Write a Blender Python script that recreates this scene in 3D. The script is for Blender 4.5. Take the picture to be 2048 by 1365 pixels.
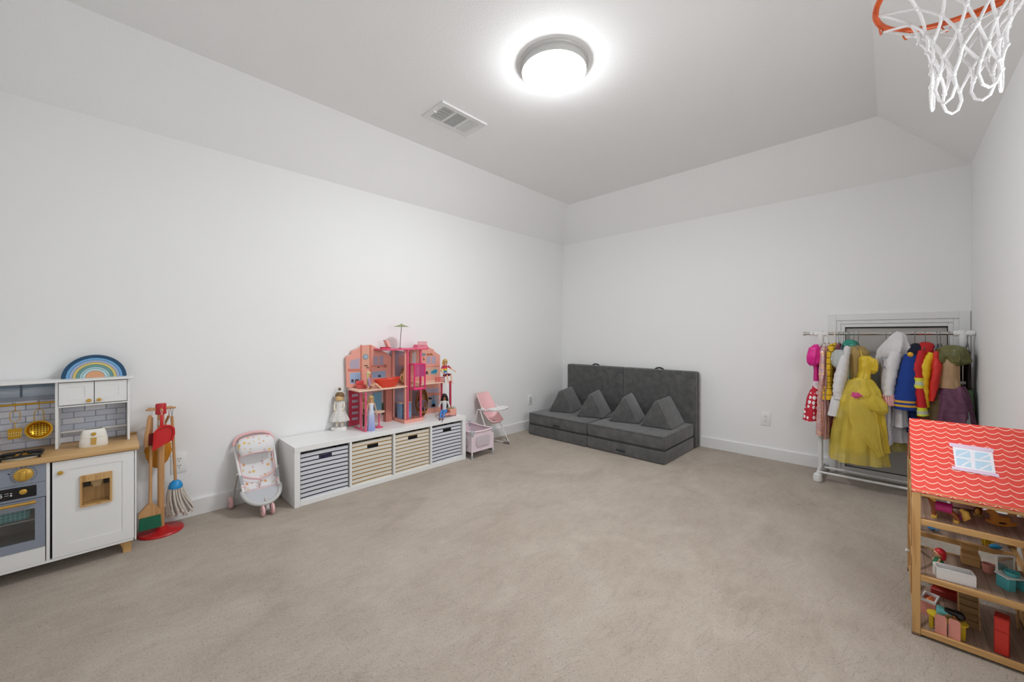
import bpy, bmesh, math, random
from mathutils import Vector, Matrix
random.seed(7)
for o in list(bpy.data.objects): bpy.data.objects.remove(o)
SC = bpy.context.scene
COL = SC.collection
PI = math.pi

# ------------------------------------------------------------------ camera
FPX, YAW, HORIZON, CX, CY, CH = 778.4, 0.772, 671.6, 3.337, -4.463, 1.2
cam_data = bpy.data.cameras.new('camera'); cam = bpy.data.objects.new('camera', cam_data); COL.objects.link(cam)
cam_data.sensor_width = 36; cam_data.lens = FPX*36/2048
cam_data.shift_y = -(682.5-HORIZON)/2048
cam_data.clip_start = 0.02; cam_data.clip_end = 60
cam.location = (CX, CY, CH); cam.rotation_euler = (PI/2, 0, YAW)
SC.camera = cam

# ------------------------------------------------------------------ room numbers (metres)
HW, W, SL, HC, SR, YR = 2.478, 3.765, 0.367, 2.884, 0.50, -5.12   # wall height, room width, slope run, ceiling, right run, rear wall
ADDED_WIN = (-3.45, -2.30, 1.00, 1.80)                                   # unseen window added in the right wall for its light

# ------------------------------------------------------------------ world, fill light from added windows, exposure
wd = bpy.data.worlds.new('sky'); SC.world = wd; wd.use_nodes = True
wd.node_tree.nodes['Background'].inputs[0].default_value = (0.85, 0.92, 1.0, 1)
wd.node_tree.nodes['Background'].inputs[1].default_value = 0.6
LAMP_STRENGTH = 95.0
WINDOW_FILL_POWER = 24.0
REAR_FILL_POWER = 4.0
ADDED_REAR_WIN = (0.75, 2.75, 0.85, 2.1)                                  # unseen window added behind the photographer to brighten the room
al = bpy.data.lights.new('added_window_fill', 'AREA'); al.shape = 'RECTANGLE'  # area lamp added in the unseen right window as soft fill
al.size = ADDED_WIN[1]-ADDED_WIN[0]-.1; al.size_y = ADDED_WIN[3]-ADDED_WIN[2]-.1; al.energy = WINDOW_FILL_POWER; al.color = (0.95, 0.975, 1.0)
alo = bpy.data.objects.new('added_window_fill', al); COL.objects.link(alo)
alo.location = (W+.13, (ADDED_WIN[0]+ADDED_WIN[1])/2, (ADDED_WIN[2]+ADDED_WIN[3])/2); 
alo.rotation_euler = Vector((-1, 0, 0)).to_track_quat('-Z', 'Y').to_euler()
ar = bpy.data.lights.new('added_rear_window_fill', 'AREA'); ar.shape = 'RECTANGLE'  # second added lamp, brightens the far walls from behind the camera
ar.size = ADDED_REAR_WIN[1]-ADDED_REAR_WIN[0]-.1; ar.size_y = ADDED_REAR_WIN[3]-ADDED_REAR_WIN[2]-.1; ar.energy = REAR_FILL_POWER; ar.color = (0.95, 0.975, 1.0)
aro = bpy.data.objects.new('added_rear_window_fill', ar); COL.objects.link(aro)
aro.location = ((ADDED_REAR_WIN[0]+ADDED_REAR_WIN[1])/2, YR-.13, (ADDED_REAR_WIN[2]+ADDED_REAR_WIN[3])/2); aro.rotation_euler = Vector((0, 1, 0)).to_track_quat('-Z', 'Y').to_euler()
vs = SC.view_settings
vs.view_transform = 'Standard'; vs.look = 'None'; vs.gamma = 1; vs.use_curve_mapping = False
vs.exposure = 0.0

# ------------------------------------------------------------------ helpers: measuring
FV = Vector((-math.sin(YAW), math.cos(YAW), 0)); RV = Vector((math.cos(YAW), math.sin(YAW), 0)); CV = Vector((CX, CY, CH))
def on(ax, val, x, y):
    """point of the real plane ax = val that the photograph shows at pixel x, y"""
    d = FV + RV*((x-1024)/FPX) + Vector((0, 0, -(y-HORIZON)/FPX))
    i = 'xyz'.index(ax); t = (val-CV[i])/d[i]
    return CV + d*t

# ------------------------------------------------------------------ helpers: materials
def lin(h):
    if not isinstance(h, str): return (*h[:3], 1)
    h = h.lstrip('#'); c = [int(h[i:i+2], 16)/255 for i in (0, 2, 4)]
    return (*[(v/12.92 if v <= .04045 else ((v+.055)/1.055)**2.4) for v in c], 1)
class S:
    """a node socket with arithmetic"""
    def __init__(s, nt, so): s.nt, s.so = nt, so
    def m(s, op, *o):
        n = s.nt.nodes.new('ShaderNodeMath'); n.operation = op
        for i, v in enumerate((s,)+o):
            if isinstance(v, S): s.nt.links.new(v.so, n.inputs[i])
            else: n.inputs[i].default_value = v
        return S(s.nt, n.outputs[0])
    def __add__(s, o): return s.m('ADD', o)
    def __sub__(s, o): return s.m('SUBTRACT', o)
    def __mul__(s, o): return s.m('MULTIPLY', o)
    def __truediv__(s, o): return s.m('DIVIDE', o)
    def lt(s, o): return s.m('LESS_THAN', o)
    def gt(s, o): return s.m('GREATER_THAN', o)
    def fr(s): return s.m('FRACT')
    def fl(s): return s.m('FLOOR')
    def ab(s): return s.m('ABSOLUTE')
    def sin(s): return s.m('SINE')
    def sq(s): return s.m('SQRT')
class Ctx:
    def __init__(c, nt):
        c.nt = nt; n = nt.nodes.new('ShaderNodeTexCoord'); c.vec = n.outputs['Object']
        sp = nt.nodes.new('ShaderNodeSeparateXYZ'); nt.links.new(c.vec, sp.inputs[0])
        c.x, c.y, c.z = (S(nt, sp.outputs[i]) for i in range(3))
    def noise(c, scale=5, detail=3, stretch=(1, 1, 1), col=False, dist=0):
        mp = c.nt.nodes.new('ShaderNodeMapping'); mp.inputs['Scale'].default_value = stretch
        c.nt.links.new(c.vec, mp.inputs[0])
        n = c.nt.nodes.new('ShaderNodeTexNoise'); n.inputs['Scale'].default_value = scale
        n.inputs['Detail'].default_value = detail; n.inputs['Distortion'].default_value = dist
        c.nt.links.new(mp.outputs[0], n.inputs['Vector'])
        return S(c.nt, n.outputs[1 if col else 0])
    def vor(c, scale, out='Distance', feature='F1', rnd=1.0):
        n = c.nt.nodes.new('ShaderNodeTexVoronoi'); n.feature = feature; n.inputs['Scale'].default_value = scale
        n.inputs['Randomness'].default_value = rnd
        c.nt.links.new(c.vec, n.inputs['Vector']); return S(c.nt, n.outputs[out])
    def mix(c, f, a, b):
        n = c.nt.nodes.new('ShaderNodeMix'); n.data_type = 'RGBA'
        for k, v in ((0, f), (6, a), (7, b)):
            if isinstance(v, S): c.nt.links.new(v.so, n.inputs[k])
            elif k == 0: n.inputs[0].default_value = v
            else: n.inputs[k].default_value = lin(v)
        return S(c.nt, n.outputs[2])
    def ramp(c, f, stops):
        n = c.nt.nodes.new('ShaderNodeValToRGB'); c.nt.links.new(f.so, n.inputs[0])
        el = n.color_ramp.elements
        while len(el) < len(stops): el.new(.5)
        for e, (p, h) in zip(el, stops): e.position = p; e.color = lin(h)
        return S(c.nt, n.outputs[0])
MATS = {}
def mat(name, color, rough=.5, metal=0, var=.06, vs_=9, bump=0, bs=120, sheen=0, emit=0, alpha=None, spec=None, coat=0):
    """procedural material; color is a hex string or a function of a Ctx giving a colour socket"""
    if name in MATS: return MATS[name]
    m = bpy.data.materials.new(name); m.use_nodes = True; nt = m.node_tree
    p = nt.nodes['Principled BSDF']; c = Ctx(nt)
    if callable(color): so = color(c)
    else:
        l = lin(color); lo = tuple(v*(1-var) for v in l[:3]); hi = tuple(min(1, v*(1+var)) for v in l[:3])
        so = c.mix(c.noise(vs_, 3), lo, hi)
    nt.links.new(so.so, p.inputs['Base Color'])
    p.inputs['Roughness'].default_value = rough; p.inputs['Metallic'].default_value = metal
    if spec is not None: p.inputs['Specular IOR Level'].default_value = spec
    if coat: p.inputs['Coat Weight'].default_value = coat
    if sheen: p.inputs['Sheen Weight'].default_value = sheen
    if emit:
        p.inputs['Emission Color'].default_value = (.935, .965, 1, 1); p.inputs['Emission Strength'].default_value = emit
    if bump:
        b = nt.nodes.new('ShaderNodeBump'); b.inputs['Strength'].default_value = bump; b.inputs['Distance'].default_value = .004
        nt.links.new(c.noise(bs, 2).so, b.inputs['Height']); nt.links.new(b.outputs[0], p.inputs['Normal'])
    if alpha is not None:
        if callable(alpha): nt.links.new(alpha(c).so, p.inputs['Alpha'])
        else: p.inputs['Alpha'].default_value = alpha
    MATS[name] = m; return m
def wood(name, base, dark, axis='y', scale=1.0, rough=.45):
    st = {'x': (1.2, 22, 22), 'y': (22, 1.2, 22), 'z': (22, 22, 1.2)}[axis]
    def f(c):
        n = c.noise(2.2*scale, 5, st, dist=.6); return c.ramp(n, [(.3, dark), (.52, base), (.72, base)])
    return mat(name, f, rough)

# ------------------------------------------------------------------ helpers: meshes
def box(bm, x0, x1, y0, y1, z0, z1, bev=0, seg=1):
    r = bmesh.ops.create_cube(bm, size=1); vs_ = r['verts']
    for v in vs_: v.co = Vector(((x0+x1)/2+v.co.x*(x1-x0), (y0+y1)/2+v.co.y*(y1-y0), (z0+z1)/2+v.co.z*(z1-z0)))
    if bev:
        es = list({e for v in vs_ for e in v.link_edges})
        bmesh.ops.bevel(bm, geom=es, offset=bev, segments=seg, affect='EDGES', profile=.5)
    return bm
def loft(bm, rings, cap=True, closed=True):
    vr = [[bm.verts.new(p) for p in r] for r in rings]; n = len(vr[0])
    for a, b in zip(vr, vr[1:]):
        for i in range(n if closed else n-1):
            j = (i+1) % n
            bm.faces.new((a[i], a[j], b[j], b[i]))
    if cap and closed:
        bm.faces.new(list(reversed(vr[0]))); bm.faces.new(vr[-1])
    return bm
def tube(bm, pts, r, seg=8, closed=False, flat=1.0):
    pts = [Vector(p) for p in pts]; n = len(pts)
    rs = r if isinstance(r, (list, tuple)) else [r]*n
    tang = []
    for i in range(n):
        a = pts[i-1] if (i or closed) else pts[0]; b = pts[(i+1) % n] if (i < n-1 or closed) else pts[-1]
        t = (b-a); tang.append(t.normalized() if t.length > 1e-9 else Vector((0, 0, 1)))
    up = Vector((0, 0, 1)) if abs(tang[0].z) < .9 else Vector((1, 0, 0))
    nrm = (up-tang[0]*up.dot(tang[0])).normalized(); rings = []
    for i in range(n):
        nrm = nrm-tang[i]*nrm.dot(tang[i]); nrm = nrm.normalized() if nrm.length > 1e-6 else tang[i].orthogonal().normalized()
        bn = tang[i].cross(nrm)
        rings.append([pts[i]+(nrm*math.cos(2*PI*k/seg)+bn*math.sin(2*PI*k/seg)*flat)*rs[i] for k in range(seg)])
    if closed: return loft(bm, rings+[rings[0]], cap=False)
    return loft(bm, rings)
def cyl(bm, a, b, r, r2=None, seg=16): return tube(bm, [a, b], [r, r if r2 is None else r2], seg)
def lathe(bm, prof, c=(0, 0, 0), seg=24, axis='z', ang=2*PI, cap=True):
    rings = []
    for r, h in prof:
        ring = []
        for k in range(seg):
            t = ang*k/seg; u, v = r*math.cos(t), r*math.sin(t)
            q = {'z': (u, v, h), 'x': (h, u, v), 'y': (u, h, v)}[axis]
            ring.append(Vector(c)+Vector(q))
        rings.append(ring)
    return loft(bm, rings, cap=cap)
def prism(bm, poly, axis, a0, a1):
    def P(u, v, a): return {'x': (a, u, v), 'y': (u, a, v), 'z': (u, v, a)}[axis]
    lo = [bm.verts.new(P(u, v, a0)) for u, v in poly]; hi = [bm.verts.new(P(u, v, a1)) for u, v in poly]
    n = len(poly); fs = []
    for i in range(n):
        j = (i+1) % n; fs.append(bm.faces.new((lo[i], lo[j], hi[j], hi[i])))
    fs.append(bm.faces.new(list(reversed(lo)))); fs.append(bm.faces.new(hi))
    bmesh.ops.recalc_face_normals(bm, faces=fs)
    return bm
def ell(bm, c, r, seg=14, rings=9, rot=None):
    c = Vector(c); r = (r,)*3 if not hasattr(r, '__len__') else r
    R = []
    for i in range(rings+1):
        th = PI*(.03+.94*i/rings); ring = []
        for k in range(seg):
            v = Vector((r[0]*math.sin(th)*math.cos(2*PI*k/seg), r[1]*math.sin(th)*math.sin(2*PI*k/seg), -r[2]*math.cos(th)))
            if rot is not None: v = rot @ v
            ring.append(c+v)
        R.append(ring)
    return loft(bm, R)
def grid_holes(bm, axis, a0, a1, u0, u1, v0, v1, holes):
    """slab with rectangular openings; holes are (u0, u1, v0, v1)"""
    us = sorted({u0, u1, *[h[0] for h in holes], *[h[1] for h in holes]}); vv = sorted({v0, v1, *[h[2] for h in holes], *[h[3] for h in holes]})
    for i in range(len(us)-1):
        for j in range(len(vv)-1):
            cu, cv = (us[i]+us[i+1])/2, (vv[j]+vv[j+1])/2
            if any(h[0] < cu < h[1] and h[2] < cv < h[3] for h in holes): continue
            A = {'x': (a0, a1, us[i], us[i+1], vv[j], vv[j+1]), 'y': (us[i], us[i+1], a0, a1, vv[j], vv[j+1]), 'z': (us[i], us[i+1], vv[j], vv[j+1], a0, a1)}[axis]
            box(bm, *A)
    return bm
def B(): return bmesh.new()
def arc(c, r, a0, a1, n, plane='yz', x=0):
    out = []
    for i in range(n+1):
        t = a0+(a1-a0)*i/n; u, v = c[0]+r*math.cos(t), c[1]+r*math.sin(t)
        out.append({'yz': (x, u, v), 'xz': (u, x, v), 'xy': (u, v, x)}[plane])
    return out

# ------------------------------------------------------------------ helpers: objects
def finish(name, bm, m, smooth=True, ang=38):
    bmesh.ops.recalc_face_normals(bm, faces=bm.faces[:])
    me = bpy.data.meshes.new(name); bm.to_mesh(me); bm.free()
    if m: me.materials.append(m)
    if smooth:
        for p in me.polygons: p.use_smooth = True
        me.set_sharp_from_angle(angle=math.radians(ang))
    return me
def link(name, data, parent=None):
    o = bpy.data.objects.new(name, data); COL.objects.link(o)
    if parent: o.parent = parent
    return o
def tag(o, label=None, cat=None, group=None, kind=None):
    if label: o['label'] = label
    if cat: o['category'] = cat
    if group: o['group'] = group
    if kind: o['kind'] = kind
    return o
class T:
    """a thing: an Empty at its base that parents its parts. world=True: part meshes are written in room coordinates"""
    def __init__(t, name, label, cat, loc=(0, 0, 0), rz=0, group=None, kind=None, world=False):
        t.e = link(name, None); t.e.location = loc; t.e.rotation_euler = (0, 0, rz); t.world = world
        t.e.empty_display_size = .05
        tag(t.e, label, cat, group, kind)
    def part(t, name, bm, m, parent=None, label=None, smooth=True, kind=None, ang=38):
        if t.world: bmesh.ops.translate(bm, verts=bm.verts[:], vec=-Vector(t.e.location))
        o = link(name, finish(name, bm, m, smooth, ang), parent or t.e)
        if label: o['label'] = label
        if kind: o['kind'] = kind
        return o
def single(name, bm, m, label, cat, group=None, kind=None, smooth=True, ang=38):
    """a thing that is one mesh; written in room coordinates, origin moved to its base"""
    cs = [v.co for v in bm.verts]
    c = Vector((sum(v.x for v in cs)/len(cs), sum(v.y for v in cs)/len(cs), min(v.z for v in cs)))
    bmesh.ops.translate(bm, verts=bm.verts[:], vec=-c)
    o = link(name, finish(name, bm, m, smooth, ang)); o.location = c
    return tag(o, label, cat, group, kind)
def dup(root, loc=None, rz=None, label=None):
    r = root.copy(); COL.objects.link(r)
    if loc is not None: r.location = loc
    if rz is not None: r.rotation_euler = (0, 0, rz)
    if label: r['label'] = label
    for ch in list(root.children):
        c = ch.copy(); COL.objects.link(c); c.parent = r
        for g in list(ch.children):
            d = g.copy(); COL.objects.link(d); d.parent = c
    return r
def struct(name, bm, m, smooth=False):
    return tag(link(name, finish(name, bm, m, smooth)), kind='structure')

# ------------------------------------------------------------------ materials of the room
M_WALL = mat('wall_paint', '#f2f2f1', .75, var=.012, vs_=2, bump=.05, bs=90)
M_CEIL = mat('ceiling_paint', '#f5f5f4', .8, var=.012, vs_=2, bump=.32, bs=70)
M_TRIM = mat('trim_paint', '#e9e9e8', .4, var=.01)
def carpet_rows(c):
    """broken wavy rows of tufts, 1 on a row gap"""
    u = c.x*.97-c.y*.24+(c.noise(3.2, 3, dist=.6)-.5)*.16+(c.noise(22, 2)-.5)*.02
    gap = ((u/.027).fr()-.5).ab()*-2+1                       # 0 .. 1, 0 on the gap
    return (gap*-5+1).m('MAXIMUM', 0.0)*((c.noise(9, 3, (1, .5, 1))-.45)*6).m('MAXIMUM', 0.0).m('MINIMUM', 1.0)
def carpet_col(c):
    big = c.noise(2.4, 4, (1.3, 1, 1), dist=.9); mid = c.noise(11, 4, (2.0, 1, 1), dist=.8); fine = c.noise(330, 2); tuft = c.noise(120, 3, (1, .6, 1))
    v = big*.40+mid*.24+fine*.18+tuft*.18
    base = c.ramp(v, [(.34, '#a59789'), (.5, '#b6a99b'), (.66, '#c4b8aa')])
    pits = ((c.noise(150, 2, (1, .75, 1))-.60)*9).m('MAXIMUM', 0.0).m('MINIMUM', 1.0)
    return c.mix((pits*.55+carpet_rows(c)*.18).m('MINIMUM', 1.0), base, '#6e6257')
M_CARPET = mat('carpet', carpet_col, .95, sheen=.15, spec=.1)
nt = M_CARPET.node_tree; c = Ctx(nt); p = nt.nodes['Principled BSDF']
b1 = nt.nodes.new('ShaderNodeBump'); b1.inputs['Strength'].default_value = .75; b1.inputs['Distance'].default_value = .010
nt.links.new((c.noise(260, 3)*.5+c.noise(140, 3, (1, .7, 1))*.8-carpet_rows(c)*.22).so, b1.inputs['Height']); nt.links.new(b1.outputs[0], p.inputs['Normal'])

# ------------------------------------------------------------------ room shell
bm = B(); box(bm, -.12, W+.12, YR-.12, .12, -.1, 0); struct('floor', bm, M_CARPET)
bm = B(); box(bm, -.12, 0, YR, .12, 0, HW); struct('wall_left', bm, M_WALL)
bm = B(); grid_holes(bm, 'y', 0, .12, 0, W, 0, HW, [(3.045, 3.655, .05, 1.272)]); struct('wall_back', bm, M_WALL)
bm = B(); grid_holes(bm, 'x', W, W+.12, YR, .12, 0, HW, [ADDED_WIN]); struct('wall_right', bm, M_WALL)
bm = B(); grid_holes(bm, 'y', YR-.12, YR, -.12, W+.12, 0, HW, [ADDED_REAR_WIN]); struct('wall_rear', bm, M_WALL)
def ceiling():
    bm = B()
    lo = [(0, 0, HW), (W, 0, HW), (W, YR, HW), (0, YR, HW)]
    hi = [(SL, -SL, HC), (W-SR, -SL, HC), (W-SR, YR+SL, HC), (SL, YR+SL, HC)]
    out = [(-.12, .12, HW), (W+.12, .12, HW), (W+.12, YR-.12, HW), (-.12, YR-.12, HW)]
    top = [(x, y, HC+.15) for x, y, z in out]
    L, Hh, O, Tt = ([bm.verts.new(p) for p in r] for r in (lo, hi, out, top))
    bm.faces.new(Hh); bm.faces.new(Tt)
    for i in range(4):
        j = (i+1) % 4
        bm.faces.new((L[i], L[j], Hh[j], Hh[i])); bm.faces.new((L[i], L[j], O[j], O[i])); bm.faces.new((O[i], O[j], Tt[j], Tt[i]))
    return bm
struct('ceiling', ceiling(), M_CEIL)
def baseboard(name, axis, a0, a1, b0, b1):
    bm = B(); s = 1 if a1 > a0 else -1
    prof = [(a0, 0), (a1, 0), (a1, .104), (a1-s*.004, .112), (a0, .114)]
    prism(bm, prof, axis, b0, b1); struct(name, bm, M_TRIM)
baseboard('baseboard_left', 'y', 0, .014, YR, 0)
bm = B(); prism(bm, [(0, 0), (-.014, 0), (-.014, .104), (-.010, .112), (0, .114)], 'x', .014, 2.936); struct('baseboard_back', bm, M_TRIM)
baseboard('baseboard_right', 'y', W, W-.014, YR, -.02)
# small attic door with stepped casing
d = T('door_1', None, None, (3.35, 0, .0), kind='structure', world=True)
bm = B(); bv = .003
def casing(bm, x0, x1, z0, z1, w, y):
    box(bm, x0, x0+w, -y, .0, z0, z1, bv); box(bm, x1-w, x1, -y, 0, z0, z1, bv); box(bm, x0+w, x1-w, -y, 0, z1-w, z1, bv)
casing(bm, 2.937, 3.762, 0, 1.386, .056, .018); d.part('casing', bm, M_TRIM, smooth=False)
bm = B(); casing(bm, 2.993, 3.708, 0, 1.330, .03, .013); d.part('inner_casing', bm, M_TRIM, smooth=False)
bm = B(); casing(bm, 3.023, 3.678, 0, 1.300, .028, .008); box(bm, 3.045, 3.655, -.012, .02, 0, .06, .002); d.part('door_stop', bm, M_TRIM, smooth=False)
bm = B(); box(bm, 3.053, 3.647, .022, .05, .064, 1.264, .002); d.part('door_leaf', bm, mat('door_leaf_paint', '#bdb9b4', .55, var=.02), smooth=False)
bm = B(); box(bm, 3.045, 3.655, .051, .06, .05, 1.272); d.part('door_gap', bm, mat('dark_gap', '#2a2826', .9), smooth=False)
# two added windows, out of view, around the fill lamps
gm = bpy.data.materials.new('window_glass'); gm.use_nodes = True; g = gm.node_tree; g.nodes.clear()
go = g.nodes.new('ShaderNodeOutputMaterial'); gt = g.nodes.new('ShaderNodeBsdfTransparent'); gg = g.nodes.new('ShaderNodeBsdfGlossy'); gx_ = g.nodes.new('ShaderNodeMixShader')
gg.inputs['Roughness'].default_value = .03; gx_.inputs[0].default_value = .05
g.links.new(gt.outputs[0], gx_.inputs[1]); g.links.new(gg.outputs[0], gx_.inputs[2]); g.links.new(gx_.outputs[0], go.inputs[0])
def window(name, swap, a, u0, u1, z0, z1, sgn):
    """an added two-light window, out of view; swap False: in the plane x = a, True: in the plane y = a; sgn points out of the room"""
    def bx(bm, p0, p1, q0, q1, r0, r1):
        p0, p1 = sorted((a+sgn*p0, a+sgn*p1))
        box(bm, *((q0, q1, p0, p1) if swap else (p0, p1, q0, q1)), r0, r1)
    um = (u0+u1)/2
    w = T(name, None, None, (um, a, z0) if swap else (a, um, z0), kind='structure', world=True)
    bm = B()
    for q in ((u0, u0+.05, z0, z1), (u1-.05, u1, z0, z1), (u0+.05, u1-.05, z0, z0+.05), (u0+.05, u1-.05, z1-.05, z1)): bx(bm, .03, .09, *q)
    w.part('window_frame', bm, M_TRIM, smooth=False)
    bm = B(); bx(bm, .04, .08, um-.02, um+.02, z0+.05, z1-.05); w.part('mullion', bm, M_TRIM, smooth=False)
    bm = B(); bx(bm, -.03, .03, u0-.04, u1+.04, z0-.02, z0); w.part('window_sill', bm, M_TRIM, smooth=False)
    for ya, yb in ((u0+.05, um-.02), (um+.02, u1-.05)):
        bm = B(); bx(bm, .058, .062, ya, yb, z0+.05, z1-.05); w.part('pane', bm, gm, smooth=False)
window('added_window_1', False, W, *ADDED_WIN, 1)
window('added_window_2', True, YR, *ADDED_REAR_WIN, -1)

# ------------------------------------------------------------------ ceiling light
LX, LY = 1.842, -2.555
t = T('flush_mount_light', 'round white flush mount dome light with grey metal rim on ceiling', 'ceiling light', (LX, LY, HC))
bm = B(); lathe(bm, [(.06, 0), (.214, 0), (.214, -.009), (.210, -.014), (.201, -.016), (.201, -.020), (.1985, -.0205), (.199, -.053), (.1965, -.056), (.1965, -.022), (.06, -.022)], seg=64); t.part('rim', bm, mat('brushed_nickel', '#cfcecb', .45, .1, var=.03))
bm = B(); lathe(bm, [(.05, -.0225), (.1958, -.0225), (.1960, -.0555), (.189, -.068), (.166, -.080), (.11, -.091), (.02, -.096)], seg=64)
t.part('diffuser', bm, mat('lit_diffuser', '#ffffff', .5, emit=LAMP_STRENGTH))
# ------------------------------------------------------------------ ceiling vent
M_VENT = mat('vent_metal', '#e6e6e4', .45, var=.02)
VX0, VX1, VY0, VY1 = .765, 1.04, -2.815, -2.385
t = T('ceiling_vent', 'white rectangular louvred air vent in ceiling near the dome light', 'vent', ((VX0+VX1)/2, (VY0+VY1)/2, HC), world=True)
secs = [(-2.772, -2.668), (-2.652, -2.548), (-2.532, -2.428)]
bm = B(); grid_holes(bm, 'z', HC-.008, HC-.0005, VX0, VX1, VY0, VY1, [(VX0+.045, VX1-.045, a, b) for a, b in secs]); t.part('frame', bm, M_VENT, smooth=False)
bm = B(); box(bm, VX1-.004, VX1, VY0, VY1, HC-.014, HC-.008); t.part('frame_lip', bm, M_VENT, smooth=False)
bm = B(); box(bm, VX0+.04, VX1-.04, VY0+.04, VY1-.04, HC-.0012, HC-.0004); t.part('duct', bm, mat('duct_dark', '#22272b', .8), smooth=False)
for k, (a, b) in enumerate(secs):
    bm = B(); n = 9
    for i in range(n):
        y = a+(b-a)*(i+.5)/n; w_ = .0042 if k < 2 else .0082
        box(bm, VX0+.045, VX1-.045, y-w_/2, y+w_/2, HC-.0078, HC-.003)
    if k == 0:
        for i in range(5):
            x = VX0+.045+(VX1-VX0-.09)*(i+.5)/5; box(bm, x-.0016, x+.0016, a, b, HC-.0060, HC-.0035)
    t.part('louvres', bm, M_VENT, kind='stuff', smooth=False)
bm = B(); box(bm, .90, .906, -2.80, -2.77, HC-.02, HC-.006, .001); t.part('damper_lever', bm, M_VENT)
# ------------------------------------------------------------------ wall plates
M_PLATE = mat('white_plastic_plate', '#eeeeec', .35, var=.01); M_DARK = mat('socket_dark', '#20201f', .6)
def outlet(name, label, loc, rz, rocker=False):
    """local: plate lies on the plane x = 0 and faces +x"""
    t = T(name, label, 'outlet' , loc, rz)
    bm = B(); box(bm, .0005, .0065, -.04, .04, -.065, .065, .003, 2); t.part('plate', bm, M_PLATE)
    if rocker:
        bm = B(); box(bm, .006, .0085, -.018, .018, -.034, .034, .001); s = t.part('insert', bm, mat('insert_grey', '#cfcfcd', .4))
        bm = B(); box(bm, .0086, .0092, -.016, .016, -.0335, -.031); t.part('insert_shadow_gap', bm, M_DARK, s)
        for z in (.014, -.014):
            for yy in (-.006, .006):
                bm = B(); box(bm, .0085, .0089, yy-.0013, yy+.0013, z-.005, z+.005); t.part('slot', bm, M_DARK, s)
    else:
        for z in (.022, -.022):
            bm = B(); lathe(bm, [(.001, .0064), (.0175, .0064), (.0172, .0082), (.001, .0082)], (0, 0, z), 20, 'x'); s = t.part('socket', bm, M_PLATE)
            for yy, hh in ((-.0065, .0045), (.0065, .0055)):
                bm = B(); box(bm, .0083, .0088, yy-.0014, yy+.0014, z+.002-hh+.003, z+.002+hh+.003); t.part('slot', bm, M_DARK, s)
            bm = B(); lathe(bm, [(.0003, .0083), (.0028, .0083), (.0028, .0088), (.0003, .0088)], (0, 0, z-.009), 10, 'x'); t.part('ground_hole', bm, M_DARK, s)
        bm = B(); lathe(bm, [(.0003, .0066), (.003, .0066), (.003, .0072), (.0003, .0072)], (0, 0, 0), 10, 'x'); t.part('screw', bm, M_VENT)
outlet('wall_outlet', 'white duplex outlet on wall beside the toy mop', (0, -4.159, .368), 0)
outlet('wall_outlet', 'white duplex outlet on wall between grey couch and clothes rack', (2.4585, 0, .384), -PI/2)
outlet('wall_outlet', 'white outlet with rectangular insert above left end of grey couch', (0, -.702, .375), 0, True)
# ================================================================== play kitchen
M_WHITE = mat('white_lacquer', '#eeeeec', .4, var=.012)
M_OFFW = mat('cream_lacquer', '#eae7dd', .4, var=.02)
M_OAK = wood('oak_laminate', '#cfa873', '#b98e58', 'y', 1.3)
M_OAKZ = wood('oak_upright', '#cfa56c', '#b5874f', 'z', 1.3)
M_BEECH = wood('beech_wood', '#cf9a63', '#b98050', 'z', 1.0, .5)
M_GOLD = mat('brushed_gold', '#d9ab3c', .28, 1.0, var=.08, vs_=30)
M_GOLDP = mat('gold_plastic', '#cfa445', .35, .35, var=.06)
M_GREYK = mat('grey_blue_lacquer', '#8e95a3', .4, var=.02)
M_BLACK = mat('black_plastic', '#111214', .35, var=.05)
M_GAP = mat('dark_gap', '#2a2826', .9)
KX, KY0, KY1 = .334, -5.05, -4.369      # front plane, far end, near end
ZB, ZC0, ZC1 = .068, .568, .597          # underside, counter underside, counter top
k = T('play_kitchen', 'white wooden play kitchen with oak worktop, oven and tiled back', 'play kitchen', (.17, -4.70, 0), world=True)
bm = B(); box(bm, .012, KX-.02, KY1-.012, KY1, ZB, ZC0, .001); k.part('side_panel', bm, M_WHITE)
bm = B(); box(bm, .012, KX-.02, KY0, KY0+.012, ZB, ZC0, .001); k.part('side_panel', bm, M_WHITE)
bm = B(); box(bm, .012, KX, KY0+.012, KY1-.012, ZB, ZB+.012, .001); k.part('base_panel', bm, M_WHITE)
bm = B(); box(bm, .012, .02, KY0+.012, KY1-.012, ZB+.012, ZC0); k.part('back_panel', bm, M_WHITE)
bm = B(); box(bm, .02, KX, -4.692, -4.680, ZB+.012, ZC0, .001); k.part('divider', bm, M_WHITE)
bm = B(); box(bm, KX-.0195, KX, KY1-.007, KY1, ZB, ZC0, .001); k.part('front_edge', bm, M_WHITE)
bm = B(); box(bm, .006, KX+.014, KY0-.008, KY1+.011, ZC0+.0005, ZC1, .005, 2); k.part('countertop', bm, M_OAK)
bm = B(); box(bm, .004, .014, KY0-.008, KY1+.011, ZC1, ZC1+.012, .002); k.part('upstand', bm, M_OAK)
for y in (KY1-.04, KY0+.04):
    for x in (KX-.045, .045):
        bm = B(); s_ = -1 if y > -4.7 else 1
        prism(bm, [(y+.022*-s_, ZB), (y+.020*-s_, 0), (y-.012*-s_, 0), (y-.014*-s_, .025), (y-.02*-s_, .045), (y-.034*-s_, ZB)], 'x', x-.016, x+.016); k.part('foot', bm, M_OAKZ, label='oak foot')
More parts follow.
